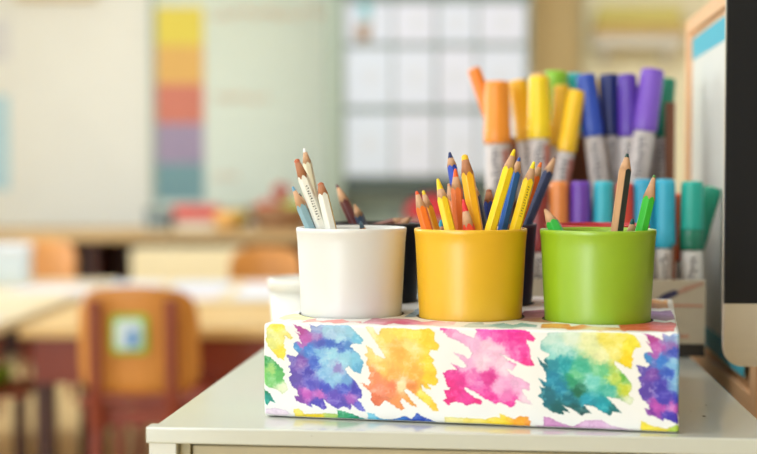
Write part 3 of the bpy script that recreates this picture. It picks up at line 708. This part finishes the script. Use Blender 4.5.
# rear tier
RZ = TOP + 0.1126
def rear(tx, ty, bx, by, r, cap, label, D=1.27, Db=None, caplen=.062, **k):
    T = at(tx, ty, D); Bp = at(bx, by, D if Db is None else Db); d = (Bp - T).normalized()
    L_ = min(.140, (T.z - RZ) / -d.z - .0015)
    return marker(T + d * L_, T, r, cap, label, caplen=caplen, group='marker pens in the organiser', **k)
rear(473.5, 68, 487, 106, 0.0072, (244, 138, 40), 'slim orange capped marker leaning far left in the upper tier', D=1.262, caplen=.050)
rear(497, 81, 497.5, 142, 0.0133, (246, 150, 44), 'fat orange capped marker in the upper tier', D=1.245, rose=True)
rear(517, 80, 525, 130, 0.0106, (250, 190, 30), 'golden yellow capped marker leaning left behind the fat orange one', D=1.285, rose=True)
rear(539, 76, 539.5, 142, 0.0114, (248, 212, 24), 'bright yellow capped marker with peach end in the upper tier', D=1.245, end=(240, 190, 140), rose=True)
rear(556, 71, 553, 130, 0.0138, (140, 200, 50), 'lime green capped marker in the upper tier back row', D=1.300)
rear(562, 85, 560, 130, 0.0093, (240, 190, 40), 'amber capped marker in front of the lime green one', D=1.272)
rear(577, 90, 568, 142, 0.0093, (248, 196, 30), 'yellow capped marker leaning right in the upper tier', D=1.240, rose=True)
rear(573, 73, 577, 130, 0.0093, (50, 186, 190), 'turquoise capped marker between the lime and blue ones', D=1.318)
rear(585.5, 74, 592.5, 129, 0.0104, (40, 74, 176), 'blue capped marker leaning left in the upper tier', D=1.245)
rear(597, 80, 602, 130, 0.0080, (236, 190, 50), 'yellow capped marker peeping between the blue and navy ones', D=1.322)
rear(609, 74, 611, 131, 0.0112, (26, 40, 110), 'dark navy capped marker upright in the upper tier', D=1.265)
rear(627, 74, 628, 130, 0.0100, (92, 56, 170), 'violet capped marker upright in the upper tier', D=1.245)
rear(638, 86, 638, 130, 0.0093, (34, 36, 90), 'navy capped marker half hidden behind the big purple one', D=1.285)
rear(653, 69, 644, 130, 0.0125, (126, 84, 196), 'big purple capped marker leaning right in the upper tier', D=1.240)
rear(667, 78, 662, 130, 0.0101, (20, 130, 100), 'green capped marker at the right end of the upper tier', D=1.300)

# ------------------------------------------------------------------ white tub behind the white cup
tub_p = on_z(303, 346, TOP); tub_p.z = TOP - 0.0003 + .0003
M_tub = mat('white_tub_plastic', rgb(236, 235, 228), .4, vary=.02)
tub = empty('plastic_tub', tub_p, 0, 'small white plastic tub behind the white cup', 'tub')
ht = 0.0655; rt_ = 0.0335
link('tub_body', fix_normals(lathe_me([(0, 0), (rt_ * .80, 0), (rt_ * .83, .002), (rt_ * .93, ht - .010), (rt_ * .90, ht - .010), (rt_ * .78, .003), (0, .003)], 64)), M_tub, tub)
link('rim_band', fix_normals(lathe_me([(rt_ * .935, ht - .012), (rt_ * .98, ht - .012), (rt_, ht - .001), (rt_ * .985, ht), (rt_ * .96, ht), (rt_ * .935, ht - .011)], 64)), M_tub, tub)

# ------------------------------------------------------------------ board beside the cabinet, side desk, computer
M_desk = mat('reddish_brown_desk', rgb(112, 62, 40), .4, vary=.12, scale=20, stretch=(1, .1, 1))
SD = empty('side_desk', cabp(CW + .012, 0.0, -TOP), -TH, 'reddish brown desk beside the cabinet under the computer', 'desk')
DZ = TOP - 0.14
boxes('desk_top', [(0, 0.75, 0.05, 1.0, DZ - .022, DZ)], M_desk, SD, .001)
for (x, y) in ((.02, .07), (.69, .07), (.02, .94), (.69, .94)): boxes('leg', [(x, x + .04, y, y + .04, 0, DZ - .0225)], M_desk, SD)
M_peach = mat('peach_wood_frame', rgb(232, 186, 140), .5, vary=.05, scale=30, stretch=(1, .15, 1))
M_page = mat('ruled_white_page', rgb(222, 222, 214), .6, vary=.02, scale=60, stretch=(1, 8, 1))
M_aqua = mat('aqua_print', rgb(70, 178, 200), .6, vary=.04)
BX = CW + 0.032
ch = empty('display_board', cabp(BX, 0, DZ - TOP + .0003), -TH, 'peach framed board with white page and aqua bands beside the cabinet', 'board')
zt = TOP - DZ                                      # cabinet top height over the desk
def zz(v): return v + zt                            # height relative to cabinet top
f0, f1 = .256, .661
boxes('frame', [(0.0, .010, f0, f0 + .022, 0.0, zz(.335)), (0.0, .010, f1 - .020, f1, 0.0, zz(.335)), (0.0, .010, f0 + .022, f1 - .020, zz(.319), zz(.335)), (0.0, .010, f0 + .022, f1 - .020, 0.0, zz(-.020))], M_peach, ch, .0006)
boxes('backing', [(0.004, .009, f0 + .0225, f1 - .0205, zz(-.0197), zz(.3187))], M_peach, ch)
boxes('page', [(-0.0012, -0.0002, f0 + .044, f1 - .060, zz(.0117), zz(.2865))], M_page, ch)
boxes('aqua_band', [(-0.0014, -0.0002, f0 + .044, f1 - .060, zz(.2867), zz(.309))], M_aqua, ch)
boxes('aqua_band', [(-0.0014, -0.0002, f0 + .044, f1 - .060, zz(-.009), zz(.0115))], M_aqua, ch)

M_bezel = mat('black_glass', rgb(34, 35, 38), .3, vary=.01, spec=.2)
M_alu = mat('brushed_aluminium', rgb(214, 202, 180), .45, metal=.1, vary=.03, scale=200, stretch=(.05, 1, 1))
MD = .97
mx0 = at(724.5, 300, MD).x; mz0 = at(724, 366.5, MD).z; chin = at(724, 303.5, MD).z
mon = empty('computer_monitor', (mx0 + .265, MD + .06, DZ), 0, 'desktop computer with black screen and metal chin at right edge', 'computer')
# local frame: origin under the middle of the screen on the desk
W2 = .265; zb_ = mz0 - DZ; zc_ = chin - DZ; yf = -.06
def rounded(x0, x1, z0, z1, r, corners=(1, 1, 1, 1), n=8):
    pts = []
    for (cx, cz, a0, on, px, pz) in ((x0 + r, z0 + r, 180, corners[0], x0, z0), (x1 - r, z0 + r, 270, corners[1], x1, z0), (x1 - r, z1 - r, 0, corners[2], x1, z1), (x0 + r, z1 - r, 90, corners[3], x0, z1)):
        if on: pts += [(cx + r * math.cos(R(a0 + 90 * i / n)), cz + r * math.sin(R(a0 + 90 * i / n))) for i in range(n + 1)]
        else: pts.append((px, pz))
    return pts
link('back_shell', prism_me(rounded(-W2, W2, zb_, zc_ + .330, .016), yf + .004, yf + .0065), M_alu, mon)
link('back_bulge', prism_me(rounded(-W2 + .07, W2 - .07, zb_ + .04, zc_ + .29, .05), yf + .0067, yf + .030), M_alu, mon)
link('chin', prism_me(rounded(-W2, W2, zb_ , zc_ - .0002, .014, (1, 1, 0, 0)), yf, yf + .0038), M_alu, mon)
link('screen_glass', prism_me(rounded(-W2, W2, zc_, zc_ + .330, .012, (0, 0, 1, 1)), yf, yf + .0038), M_bezel, mon)
boxes('stand', [(-.09, .09, yf + .0305, yf + .036, .006, zb_ + .16), (-.09, .09, yf - .03, yf + .13, 0.0, .0058)], M_alu, mon, .001)

# ------------------------------------------------------------------ the classroom behind
M_birch = mat('varnished_beech', rgb(214, 152, 78), .4, vary=.10, scale=16, stretch=(1, 1, .2))
M_chair = mat('orange_varnished_ply', rgb(212, 142, 66), .42, vary=.08, scale=14, stretch=(1, 1, .2))
M_redwood = mat('dark_red_brown_wood', rgb(134, 48, 20), .45, vary=.14, scale=20, stretch=(1, 1, .2))
M_brown = mat('dark_brown_frame', rgb(74, 36, 26), .5, vary=.14, scale=20)
M_top = mat('pale_table_top', rgb(228, 208, 168), .35, vary=.05, scale=10, stretch=(.2, 1, 1))
M_sheet = mat('white_worksheet', rgb(238, 238, 240), .6, vary=.02)

def chair(x, y, rz, seat_z, top_z, wd, label, sticker=False, post=M_redwood):
    c = empty('school_chair', (x, y, 0), rz, label, 'chair', 'small wooden classroom chairs')
    # local: -y is the back of the chair
    bh = top_z - seat_z
    n = 18; m_ = 10; vs_ = []; fs = []
    for layer in (0, 1):
        for j in range(m_ + 1):
            t = j / m_; z = seat_z + .03 + (bh - .03) * t
            hw = wd / 2 * (1.0 - .0 * t)
            if t > .62: hw *= math.sqrt(max(0.05, 1 - ((t - .62) / .38) ** 2.6 * .50))
            if t < .12: hw *= .80 + .20 * t / .12
            for i in range(n + 1):
                u = -1 + 2 * i / n; xx = hw * u
                yy = .045 * (abs(xx) / (wd / 2)) ** 2 + (0.011 if layer else 0) - .03 * t
                vs_.append((xx, yy - .0, z - (0.012 * u * u if t == 1 else 0)))
    A = (n + 1) * (m_ + 1)
    for j in range(m_):
        for i in range(n):
            a = j * (n + 1) + i; q = (a, a + 1, a + n + 2, a + n + 1)
            fs.append(q); fs.append(tuple(A + k for k in reversed(q)))
    loop = [i for i in range(n + 1)] + [(j + 1) * (n + 1) - 1 for j in range(1, m_ + 1)] + [m_ * (n + 1) + i for i in range(n - 1, -1, -1)] + [j * (n + 1) for j in range(m_ - 1, 0, -1)]
    for k in range(len(loop)): a, b_ = loop[k], loop[(k + 1) % len(loop)]; fs.append((a, b_, b_ + A, a + A))
    link('backrest', fix_normals(mesh(vs_, fs, True)), M_chair, c)
    sx = wd * .31
    for s_ in (-1, 1):
        pts = [(s_ * sx, -.012, top_z - .035), (s_ * sx, -.004, seat_z + .05), (s_ * sx, .01, seat_z - .05), (s_ * (sx + .01), -.04, 0.0)]
        bm = bmesh.new()
        for a, b_ in zip(pts[:-1], pts[1:]):
            a = Vector(a); b_ = Vector(b_); d = b_ - a; q = d.to_track_quat('Z', 'Y').to_matrix().to_4x4(); mt = Matrix.Translation(a) @ q
            box_bm(bm, -.014, .014, -.013, .013, -.004, d.length + .004, bev=.004, mtx=mt)
        me = bpy.data.meshes.new('p'); bm.to_mesh(me); bm.free(); o = link('rear_leg', me, post, c); o.location = (0, -.036, 0)
        boxes('front_leg', [(s_ * (sx + .015) - .014, s_ * (sx + .015) + .014, .30, .328, 0, seat_z - .021)], post, c, .004)
    boxes('seat', [(-wd * .52, wd * .52, .025, .36, seat_z - .006, seat_z + .008)], post, c, .004)
    boxes('seat_rail', [(-wd * .42, wd * .42, .0, .022, seat_z - .05, seat_z - .0065)], post, c, .002); boxes('seat_rail', [(-wd * .42, wd * .42, .29, .31, seat_z - .05, seat_z - .0065)], post, c, .002)
    boxes('stretcher', [(-sx, sx, .0, .018, seat_z * .45, seat_z * .45 + .03)], post, c, .002)
    if sticker:
        zc = seat_z + bh * .60; xs = -.013
        st = empty('picture_card', (0, 0, 0)); st.parent = c
        def flat(name, pts, m, d0):
            return link(name, prism_me(pts, -.0265 - d0, -.0215 - d0), m, st)
        flat('card', rounded(xs - .045, xs + .045, zc - .046, zc + .050, .012), mat('leaf_green_card', rgb(150, 196, 50), .6), 0)
        flat('drawing', rounded(xs - .033, xs + .033, zc - .034, zc + .038, .012), mat('pale_blue_paper', rgb(212, 228, 236), .6), .006)
        flat('blue_figure', [(xs - .004, zc - .030), (xs + .022, zc - .026), (xs + .024, zc + .004), (xs + .010, zc + .018), (xs - .002, zc + .006)], mat('blue_print', rgb(86, 148, 214), .6), .012)
    return c

p = at(137, 400, 3.08)
chair(p.x, p.y, 0, .42, at(131, 286, 3.06).z, .300, 'orange wooden chair with a picture card on its back, nearest chair', sticker=True)

def table(name_, x0, x1, y0, y1, z, th, label, m=M_top, apron=M_redwood, legs=True, grp='classroom tables'):
    t = empty(name_, ((x0 + x1) / 2, (y0 + y1) / 2, 0), 0, label, 'table', grp)
    cx, cy = (x0 + x1) / 2, (y0 + y1) / 2
    boxes('table_top', [(x0 - cx, x1 - cx, y0 - cy, y1 - cy, z - th, z)], m, t, .004)
    boxes('apron', [(x0 - cx + .03, x1 - cx - .03, y0 - cy + .03, y0 - cy + .05, z - th - .13, z - th - .0005)], apron, t)
    for sx in (0, 1):
        for sy in (0, 1):
            lx = (x0 + .03 if sx == 0 else x1 - .08) - cx; ly = (y0 + .03 if sy == 0 else y1 - .08) - cy
            boxes('leg', [(lx, lx + .05, ly + .021, ly + .071 - .0, 0, z - th - .0005)], M_brown, t, .004)
    return t
TZ = .575
tA = table('classroom_table', -0.99, 0.12, 3.42, 4.05, TZ, .030, 'beech classroom table right behind the nearest chair', m=mat('honey_beech_top', rgb(226, 186, 118), .35, vary=.08, scale=8, stretch=(.2, 1, 1)))
tB = table('classroom_table', -1.00, 0.12, 4.12, 5.00, TZ + .005, .030, 'classroom table farther back covered with worksheets')
tC = table('classroom_table', -2.35, -1.03, 3.18, 4.95, TZ + .012, .030, 'pale classroom table at the left edge covered with papers')
# papers lying on them
random.seed(3)
k = 0
PAPC = [((214, 217, 226), 'white worksheet'), ((198, 208, 222), 'pale blue worksheet'), ((218, 208, 210), 'pale pink worksheet')]
def sheet(x, y, z, rz, w_, h_, ci, label, grp):
    global k
    o = boxes('worksheet', [(-w_ / 2, w_ / 2, -h_ / 2, h_ / 2, 0, .0012)], mat('worksheet_paper', rgb(*PAPC[ci][0]), .6, vary=.02), None, 0, (x, y, z + .0004), rz)
    tag(o, label, 'worksheet', grp); return o
zC = TZ + .012; zB = TZ + .005
words = [('at the front left corner', -1.9, 3.34), ('nearest the middle of its front edge', -1.52, 3.36), ('at the front right corner', -1.19, 3.38), ('at the far left', -1.85, 4.1), ('at the far middle', -1.50, 4.3), ('at the far right corner', -1.17, 4.5)]
for i, (wd_, x, y) in enumerate(words):
    sheet(x, y, zC, R((i * 37) % 20 - 10), .27, .34, i % 3, PAPC[i % 3][1] + ' on the left papered table, ' + wd_, 'worksheets on the left table')
for i, x in enumerate((-.93, -.66, -.39, -.12)):
    sheet(x, 4.38, zB, R((i * 29) % 12 - 6), .22, .36, (i + 1) % 3, PAPC[(i + 1) % 3][1] + ' in the front row on the farther table, ' + ('far left', 'second from left', 'third from left', 'far right')[i], 'worksheets on the farther table')
    sheet(x - .01, 4.74, zB, R((i * 23) % 12 - 6), .22, .31, i % 3, PAPC[i % 3][1] + ' in the back row on the farther table, ' + ('far left', 'second from left', 'third from left', 'far right')[i], 'worksheets on the farther table')
# chairs facing us behind the tables
def back_chair(px, pytop, D, label, wd=.34):
    pt = at(px, pytop, D); chair(pt.x, pt.y, R(180), .42, pt.z, wd, label)
back_chair(43, 240, 5.5, 'orange wooden chair facing us behind the left table', .31)
back_chair(266, 247, 5.15, 'orange wooden chair facing us between the table and shelf, beyond the white tub', .30)
# more chairs pushed under the near tables (their legs show)
chair(-.62, 4.05, R(180), .34, .53, .27, 'low wooden chair tucked under the beech table from behind')
# green basket on the floor at far left
gb = at(-7, 383, 3.6)
tag(link('green_bowl', fix_normals(lathe_me([(0, 0), (.04, 0), (.062, .045), (.058, .045), (.036, .006), (0, .006)], 40)), mat('leaf_green_plastic', rgb(150, 190, 50), .5), None, (gb.x, gb.y, .3905)), 'leaf green bowl on a stool under the left table', 'bowl')
stl = empty('low_stool', (gb.x, gb.y, 0), 0, 'low dark stool under the left table holding the green bowl', 'stool')
boxes('seat', [(-.13, .13, -.13, .13, .37, .39)], M_redwood, stl, .004)
for sx in (-1, 1):
    for sy in (-1, 1): boxes('leg', [(sx * .11 - .015, sx * .11 + .015, sy * .11 - .015, sy * .11 + .015, 0, .3697)], M_brown, stl)

# long low shelf unit in front of the board wall
SHD = 6.55
shx0 = at(-60, 240, SHD).x; shx1 = at(318, 240, SHD).x; shz = at(100, 231, SHD).z
sh = empty('low_shelf_unit', ((shx0 + shx1) / 2, SHD, 0), 0, 'long low wooden shelf unit under the whiteboard', 'shelf')
hw = (shx1 - shx0) / 2
boxes('shelf_top', [(-hw, hw, 0, .60, shz - .055, shz)], mat('weathered_oak', rgb(196, 162, 112), .5, vary=.1, scale=8, stretch=(.1, 1, 1)), sh, .005)
boxes('carcass', [(-hw + .02, hw - .02, .42, .58, 0, shz - .0555)] + [(x - .012, x + .012, .03, .4195, .0, shz - .0555) for x in [-hw + .04 + i * (2 * hw - .08) / 5 for i in range(6)]] , M_brown, sh)
boxes('shelf_board', [(-hw + .055, hw - .055, .05, .4193, .30, .325)], M_redwood, sh)
# cream carton below
ca = at(186, 262, 6.3)
tag(boxes('cream_carton', [(-.27, .27, 0, .22, 0, at(186, 249, 6.3).z)], mat('cream_cardboard', rgb(232, 216, 176), .7), None, .004, (ca.x, 6.25, 0)), 'wide cream carton on the floor in front of the low shelf', 'carton')

# things on the shelf
def ball_me(r, sq=.92, dent=.12):
    prof = []
    for i in range(17):
        a = -math.pi / 2 + math.pi * i / 16; rr_ = r * math.cos(a); z = r * sq * (1 + math.sin(a))
        if i >= 13: z -= r * dent * (i - 12) / 4 * (i - 12) / 4 * 1.2
        prof.append((max(rr_, 0), z))
    return lathe_me(prof, 28)
def fruit(px, py, D, r, col, label, kind='toy_fruit', zoff=None, stem=True):
    p = at(px, py, D)
    root = empty(kind, (p.x, p.y, zoff if zoff is not None else shz + .0005), 0, label, 'fruit', 'toy fruit on the low shelf')
    link('flesh', ball_me(r), mat('fruit_skin', rgb(*col), .45, vary=.12, scale=20), root)
    if stem: link('stem', tube_me([(0, 0, r * 1.55), (.003, 0, r * 1.9), (.010, 0, r * 2.15)], .004, 8), M_brown, root)
    return root
# brown basket
bk = at(281, 222, 6.75)
basket = empty('wicker_basket', (bk.x, bk.y, shz + .0005), 0, 'brown wicker basket heaped with fruit on the low shelf', 'basket')
M_wick = mat('brown_wicker', rgb(168, 124, 86), .7, vary=.3, scale=60, bump=.6)
link('bowl', fix_normals(lathe_me([(0, 0), (.11, 0), (.14, .03), (.175, .115), (.165, .12), (.13, .035), (.10, .010), (0, .010)], 44)), M_wick, basket)
link('rim', fix_normals(lathe_me([(.166, .108), (.184, .108), (.190, .118), (.182, .128), (.168, .128)], 44)), M_wick, basket)
bz = shz + .105
for (dx, dy, r, col, lb, dz) in ((-.078, -.04, .055, (200, 44, 30), 'red toy apple heaped in the wicker basket', .0), (.074, -.04, .058, (176, 196, 70), 'yellow green toy pear heaped in the wicker basket', .0), (0, .080, .055, (226, 140, 50), 'orange toy fruit at the back of the wicker basket', .0), (.00, .0, .048, (176, 50, 30), 'dark red toy apple topmost in the wicker basket', .100)):
    root = empty('toy_fruit', (bk.x + dx, bk.y + dy, bz + dz - .045), 0, lb, 'fruit', 'toy fruit in the basket')
    link('flesh', ball_me(r), mat('fruit_skin', rgb(*col), .45, vary=.12, scale=20), root)
    link('stem', tube_me([(0, 0, r * 1.55), (.003, 0, r * 1.9), (.010, 0, r * 2.15)], .004, 8), M_brown, root)
fruit(225, 205, 6.62, .062, (232, 176, 96), 'pale orange toy fruit on the shelf left of the basket')
fruit(238, 205, 6.90, .058, (226, 190, 70), 'yellow toy fruit on the shelf just behind the pale orange one')
# bin of grey and a red box left
def caddy(px, w_, h_, col, label, D=6.75, dep=.16):
    p = at(px, 220, D)
    c = empty('storage_tray', (p.x, p.y, shz + .0005), 0, label, 'tray', 'trays on the low shelf')
    t_ = .008
    boxes('tray_body', [(-w_ / 2, w_ / 2, -dep / 2, dep / 2, 0, t_), (-w_ / 2, -w_ / 2 + t_, -dep / 2, dep / 2, t_, h_), (w_ / 2 - t_, w_ / 2, -dep / 2, dep / 2, t_, h_), (-w_ / 2 + t_, w_ / 2 - t_, -dep / 2, -dep / 2 + t_, t_, h_), (-w_ / 2 + t_, w_ / 2 - t_, dep / 2 - t_, dep / 2, t_, h_)], mat('tray_plastic', rgb(*col), .5), c, .002)
    boxes('lip', [(-w_ / 2 - .006, w_ / 2 + .006, -dep / 2 - .006, -dep / 2 - .0002, h_ - .02, h_)], mat('tray_plastic', rgb(*col), .5), c, .002)
    return c
caddy(160, .125, .115, (120, 132, 130), 'grey green storage tray at left below the coloured cards')
caddy(198, .21, .055, (206, 200, 184), 'low pale tray on the shelf under the red box', D=6.70)
rb_ = at(197, 214, 6.70)
rbx = empty('red_box', (rb_.x, rb_.y, shz + .056), 0, 'flat red box resting on the low pale tray', 'box')
boxes('box_base', [(-.112, .112, -.078, .078, 0, .05)], mat('red_card', rgb(202, 70, 62), .5), rbx, .004)
boxes('box_lid', [(-.116, .116, -.082, .082, .0503, .075)], mat('red_card_lid', rgb(206, 78, 70), .5), rbx, .004)
wb_ = at(0, 262, 4.7)
pb = empty('paper_box', (wb_.x, 4.72, TZ + .0125), R(8), 'bluish white paper box at the far left end of the papered table', 'box')
boxes('box_base', [(-.10, .10, -.09, .09, 0, .115)], mat('blue_white_card', rgb(214, 226, 232), .6), pb, .006)
boxes('box_lid', [(-.105, .105, -.095, .095, .1155, .150)], mat('white_card', rgb(230, 234, 238), .6), pb, .006)

# whiteboard with coloured cards
WD = 7.76
def wx(px): return at(px, 180, WD).x
def wz(py): return at(300, py, WD).z
wbd = empty('whiteboard', (wx(246), WD, wz(213)), 0, 'large pale green white wall board with a grey green frame', 'whiteboard')
x0, x1 = wx(152) - wx(246), wx(338) - wx(246); zt_ = wz(-70) - wz(213)
boxes('writing_surface', [(x0 + .03, x1 - .03, -.010, .030, .03, zt_ - .03)], mat('board_enamel', rgb(216, 222, 204), .3, vary=.02, scale=2), wbd)
boxes('frame', [(x0, x0 + .03, -.02, .03, 0, zt_), (x1 - .03, x1, -.02, .03, 0, zt_), (x0 + .03, x1 - .03, -.02, .03, 0, .03), (x0 + .03, x1 - .03, -.02, .03, zt_ - .03, zt_)], mat('grey_green_metal', rgb(160, 172, 156), .4), wbd, .002)
boxes('pen_tray', [(x0 + .04, x1 - .04, -.075, -.0205, -.012, .004)], mat('grey_metal_tray', rgb(140, 150, 146), .4), wbd, .002)
M_ow = mat('orange_board_pen', rgb(232, 176, 130), .6)
def scribble(pts, r=.006):
    return [Vector((wx(a) - wx(246), -.0125, wz(b_) - wz(213))) for a, b_ in pts]
rnd = random.Random(5)
for (xa, xb, y, amp) in ((212, 330, 14, 5), (215, 268, 98, 4), (214, 240, 176, 3)):
    pts = []; x = xa
    while x < xb: pts.append((x, y + rnd.uniform(-amp, amp))); x += 2.2
    link('handwriting', tube_me(scribble(pts), .0055, 6), M_ow, wbd)
for (ya, yb, c, nm) in ((7, 45.5, (232, 210, 84), 'yellow'), (45.6, 84, (230, 180, 100), 'light orange'), (84.1, 123.5, (214, 128, 106), 'salmon red'), (123.6, 163.5, (166, 148, 172), 'mauve grey'), (163.6, 201, (122, 158, 162), 'grey teal')):
    o = boxes('coloured_card', [(wx(153.5), wx(204.5), WD - .0125, WD - .0108, wz(yb), wz(ya))], mat('card_stock', rgb(*c), .7, vary=.02))
    tag(o, nm + ' square card in the column on the whiteboard', 'card', 'coloured cards on the whiteboard')
# posters on the cream wall at the left
tag(boxes('wall_poster', [(wx(-60), wx(8), 7.793, 7.7995, wz(190), wz(95))], mat('pale_blue_poster', rgb(190, 220, 226), .7)), 'pale blue poster cut off by the left edge of the picture', 'poster')
tag(boxes('wall_poster', [(wx(-50), wx(10), 7.793, 7.7995, wz(60), wz(18))], mat('pale_grey_poster', rgb(228, 224, 220), .7)), 'pale grey poster higher up at the left edge', 'poster')
tag(boxes('wall_shelf', [(wx(18), wx(96), 7.72, 7.7995, wz(0), wz(-14))], mat('beige_shelf', rgb(222, 200, 160), .6), None, .003), 'beige wall ledge at the top left of the picture', 'shelf')

# tall grey green cupboard with sheets of paper on the doors
CDp = 6.95
def cx_(px): return at(px, 180, CDp).x
def cz_(py): return at(430, py, CDp).z
cp = empty('tall_cupboard', ((cx_(326) + cx_(529)) / 2, CDp, 0), 0, 'tall grey green cupboard with rows of white sheets on its doors', 'cupboard')
ox = (cx_(326) + cx_(529)) / 2
M_gg = mat('grey_green_paint', rgb(150, 162, 146), .45, vary=.05, scale=4)
M_gd = mat('dark_green_grey_paint', rgb(104, 116, 112), .45, vary=.06, scale=4)
ctop = cz_(-90); zmid = cz_(178)
boxes('dark_rail', [(cx_(343.3) - ox, cx_(526.7) - ox, .015, .05, cz_(193), cz_(178.4))], mat('dark_rail_paint', rgb(66, 78, 72), .5), cp, .003)
boxes('carcass', [(cx_(326) - ox, cx_(343) - ox, 0, .5, 0, ctop), (cx_(527) - ox, cx_(529.5) - ox, 0, .5, 0, ctop), (cx_(343.2) - ox, cx_(526.8) - ox, .16, .5, 0, ctop)], M_gg, cp, .003)
boxes('door', [(cx_(343.3) - ox, cx_(434) - ox, .02, .045, zmid, ctop - .02)], M_gd, cp, .003)
boxes('door', [(cx_(435) - ox, cx_(526.7) - ox, .02, .045, zmid, ctop - .02)], M_gd, cp, .003)
boxes('counter_board', [(cx_(343.3) - ox, cx_(526.7) - ox, .0, .1595, .30, cz_(222))], M_gg, cp, .003)
cols_ = ((344.5, 392), (393.5, 435), (437.5, 476), (478, 526)); rows_ = ((-34, 1, 'top'), (2, 43, 'upper'), (47, 107, 'middle'), (112, 176, 'bottom'))
cn = ('leftmost', 'second from left', 'second from right', 'rightmost')
random.seed(11)
M_faint = mat('faint_drawing', rgb(196, 198, 204), .7)
for (ya, yb, rn) in rows_[1:]:
    for (xa, xb), nm in zip(cols_, cn):
        s_ = empty('paper_sheet', (cx_((xa + xb) / 2), CDp + .018, cz_((ya + yb) / 2)), 0, 'white sheet on the cupboard door, %s row, %s' % (rn, nm), 'paper sheet', 'white sheets on the cupboard doors')
        hw_ = (cx_(xb) - cx_(xa)) / 2 - .003; hh = (cz_(ya) - cz_(yb)) / 2 - .004
        boxes('page', [(-hw_, hw_, 0, .0015, -hh, hh)], mat('sheet_paper', rgb(198 + random.randint(-3, 3), 202, 212), .7, vary=.015), s_)
        dx = random.uniform(-.02, .02)
        link('drawing', prism_me([(dx + .035 * math.cos(a) * (1 + .2 * math.sin(3 * a)), .045 * math.sin(a)) for a in [2 * math.pi * i / 14 for i in range(14)]], -.0006, -.0001), M_faint, s_)
# small brown figure, on the top left sheet
tag(boxes('brown_card', [(cx_(356), cx_(370), CDp + .008, CDp + .0105, cz_(40), cz_(24))], mat('brown_card_stock', rgb(150, 122, 92), .7)), 'small brown card pinned on the upper left sheet', 'card')
tag(boxes('teal_card', [(cx_(359), cx_(371), CDp + .008, CDp + .0105, cz_(18), cz_(2))], mat('teal_card_stock', rgb(130, 180, 186), .7)), 'small teal card pinned above the brown one', 'card')
# red bag on the counter
rg = at(424, 215, 6.9)
bag = empty('red_bag', (rg.x + .05, CDp + .08, cz_(222) + .0005), 0, 'blurred red bag standing in the cupboard niche behind the pencils', 'bag')
bmx = bmesh.new(); bmesh.ops.create_uvsphere(bmx, u_segments=28, v_segments=18, radius=1.0)
for v in bmx.verts:
    v.co.x *= .15 * (1 - .25 * v.co.z); v.co.y *= .07; v.co.z = (max(v.co.z, -.8) + .8) * .085
me = bpy.data.meshes.new('bag'); bmx.to_mesh(me); bmx.free(); me.polygons.foreach_set('use_smooth', [True] * len(me.polygons))
link('bag_body', me, mat('red_fabric', rgb(204, 48, 56), .8, vary=.08), bag)
link('bag_handle', tube_me([(-.05, 0, .14), (-.04, 0, .17), (0, 0, .185), (.04, 0, .17), (.05, 0, .14)], .008, 8), mat('red_fabric_handle', rgb(180, 40, 48), .8), bag)

# tan door, and the right hand part of the wall
tag(boxes('door_1', [(at(531, 180, 7.75).x, at(577, 180, 7.75).x, 7.74, 7.7995, 0, 2.3)], M_wall_tan, None, .004), kind='structure')
tag(boxes('trim_1', [(at(577.3, 180, 7.72).x, at(584, 180, 7.72).x, 7.71, 7.7995, 0, 2.34)], mat('cream_trim', rgb(222, 204, 158), .6), None, .004), kind='structure')
tag(boxes('wall_partition', [(at(584.5, 180, 7.6).x, 2.99, 7.60, 7.7995, 0, 2.94)], mat('sand_plaster', rgb(238, 230, 198), .85, vary=.02, scale=3)), kind='structure')
# wall shelf with a yellow cushion and grey box
ws = empty('wall_shelf', (at(638, 40, 7.45).x, 7.43, at(638, 47, 7.45).z), 0, 'pale wall shelf above the markers carrying a folded olive yellow blanket', 'shelf')
boxes('shelf_board', [(-.26, .26, 0, .169, 0, .07)], mat('pale_shelf_paint', rgb(216, 210, 196), .6), ws, .004)
for bx_ in (-.2, .17): boxes('bracket', [(bx_, bx_ + .03, .03, .169, -.08, -.0005)], mat('pale_bracket', rgb(216, 210, 196), .6), ws)
bl = empty('folded_blanket', (at(640, 30, 7.45).x, 7.515, at(638, 47, 7.45).z + .0705), 0, 'folded olive yellow blanket on the pale wall shelf', 'blanket')
M_bl = mat('olive_yellow_wool', rgb(222, 210, 128), .9, vary=.12, scale=14)
M_bl2 = mat('ochre_wool_edge', rgb(212, 176, 108), .9, vary=.1, scale=14)
for i, (w_, m_) in enumerate(((.28, M_bl2), (.26, M_bl), (.25, M_bl))):
    boxes('fold', [(-w_, w_, -.075, .075, .001 + i * .058, .001 + i * .058 + .056)], m_, bl, .022)
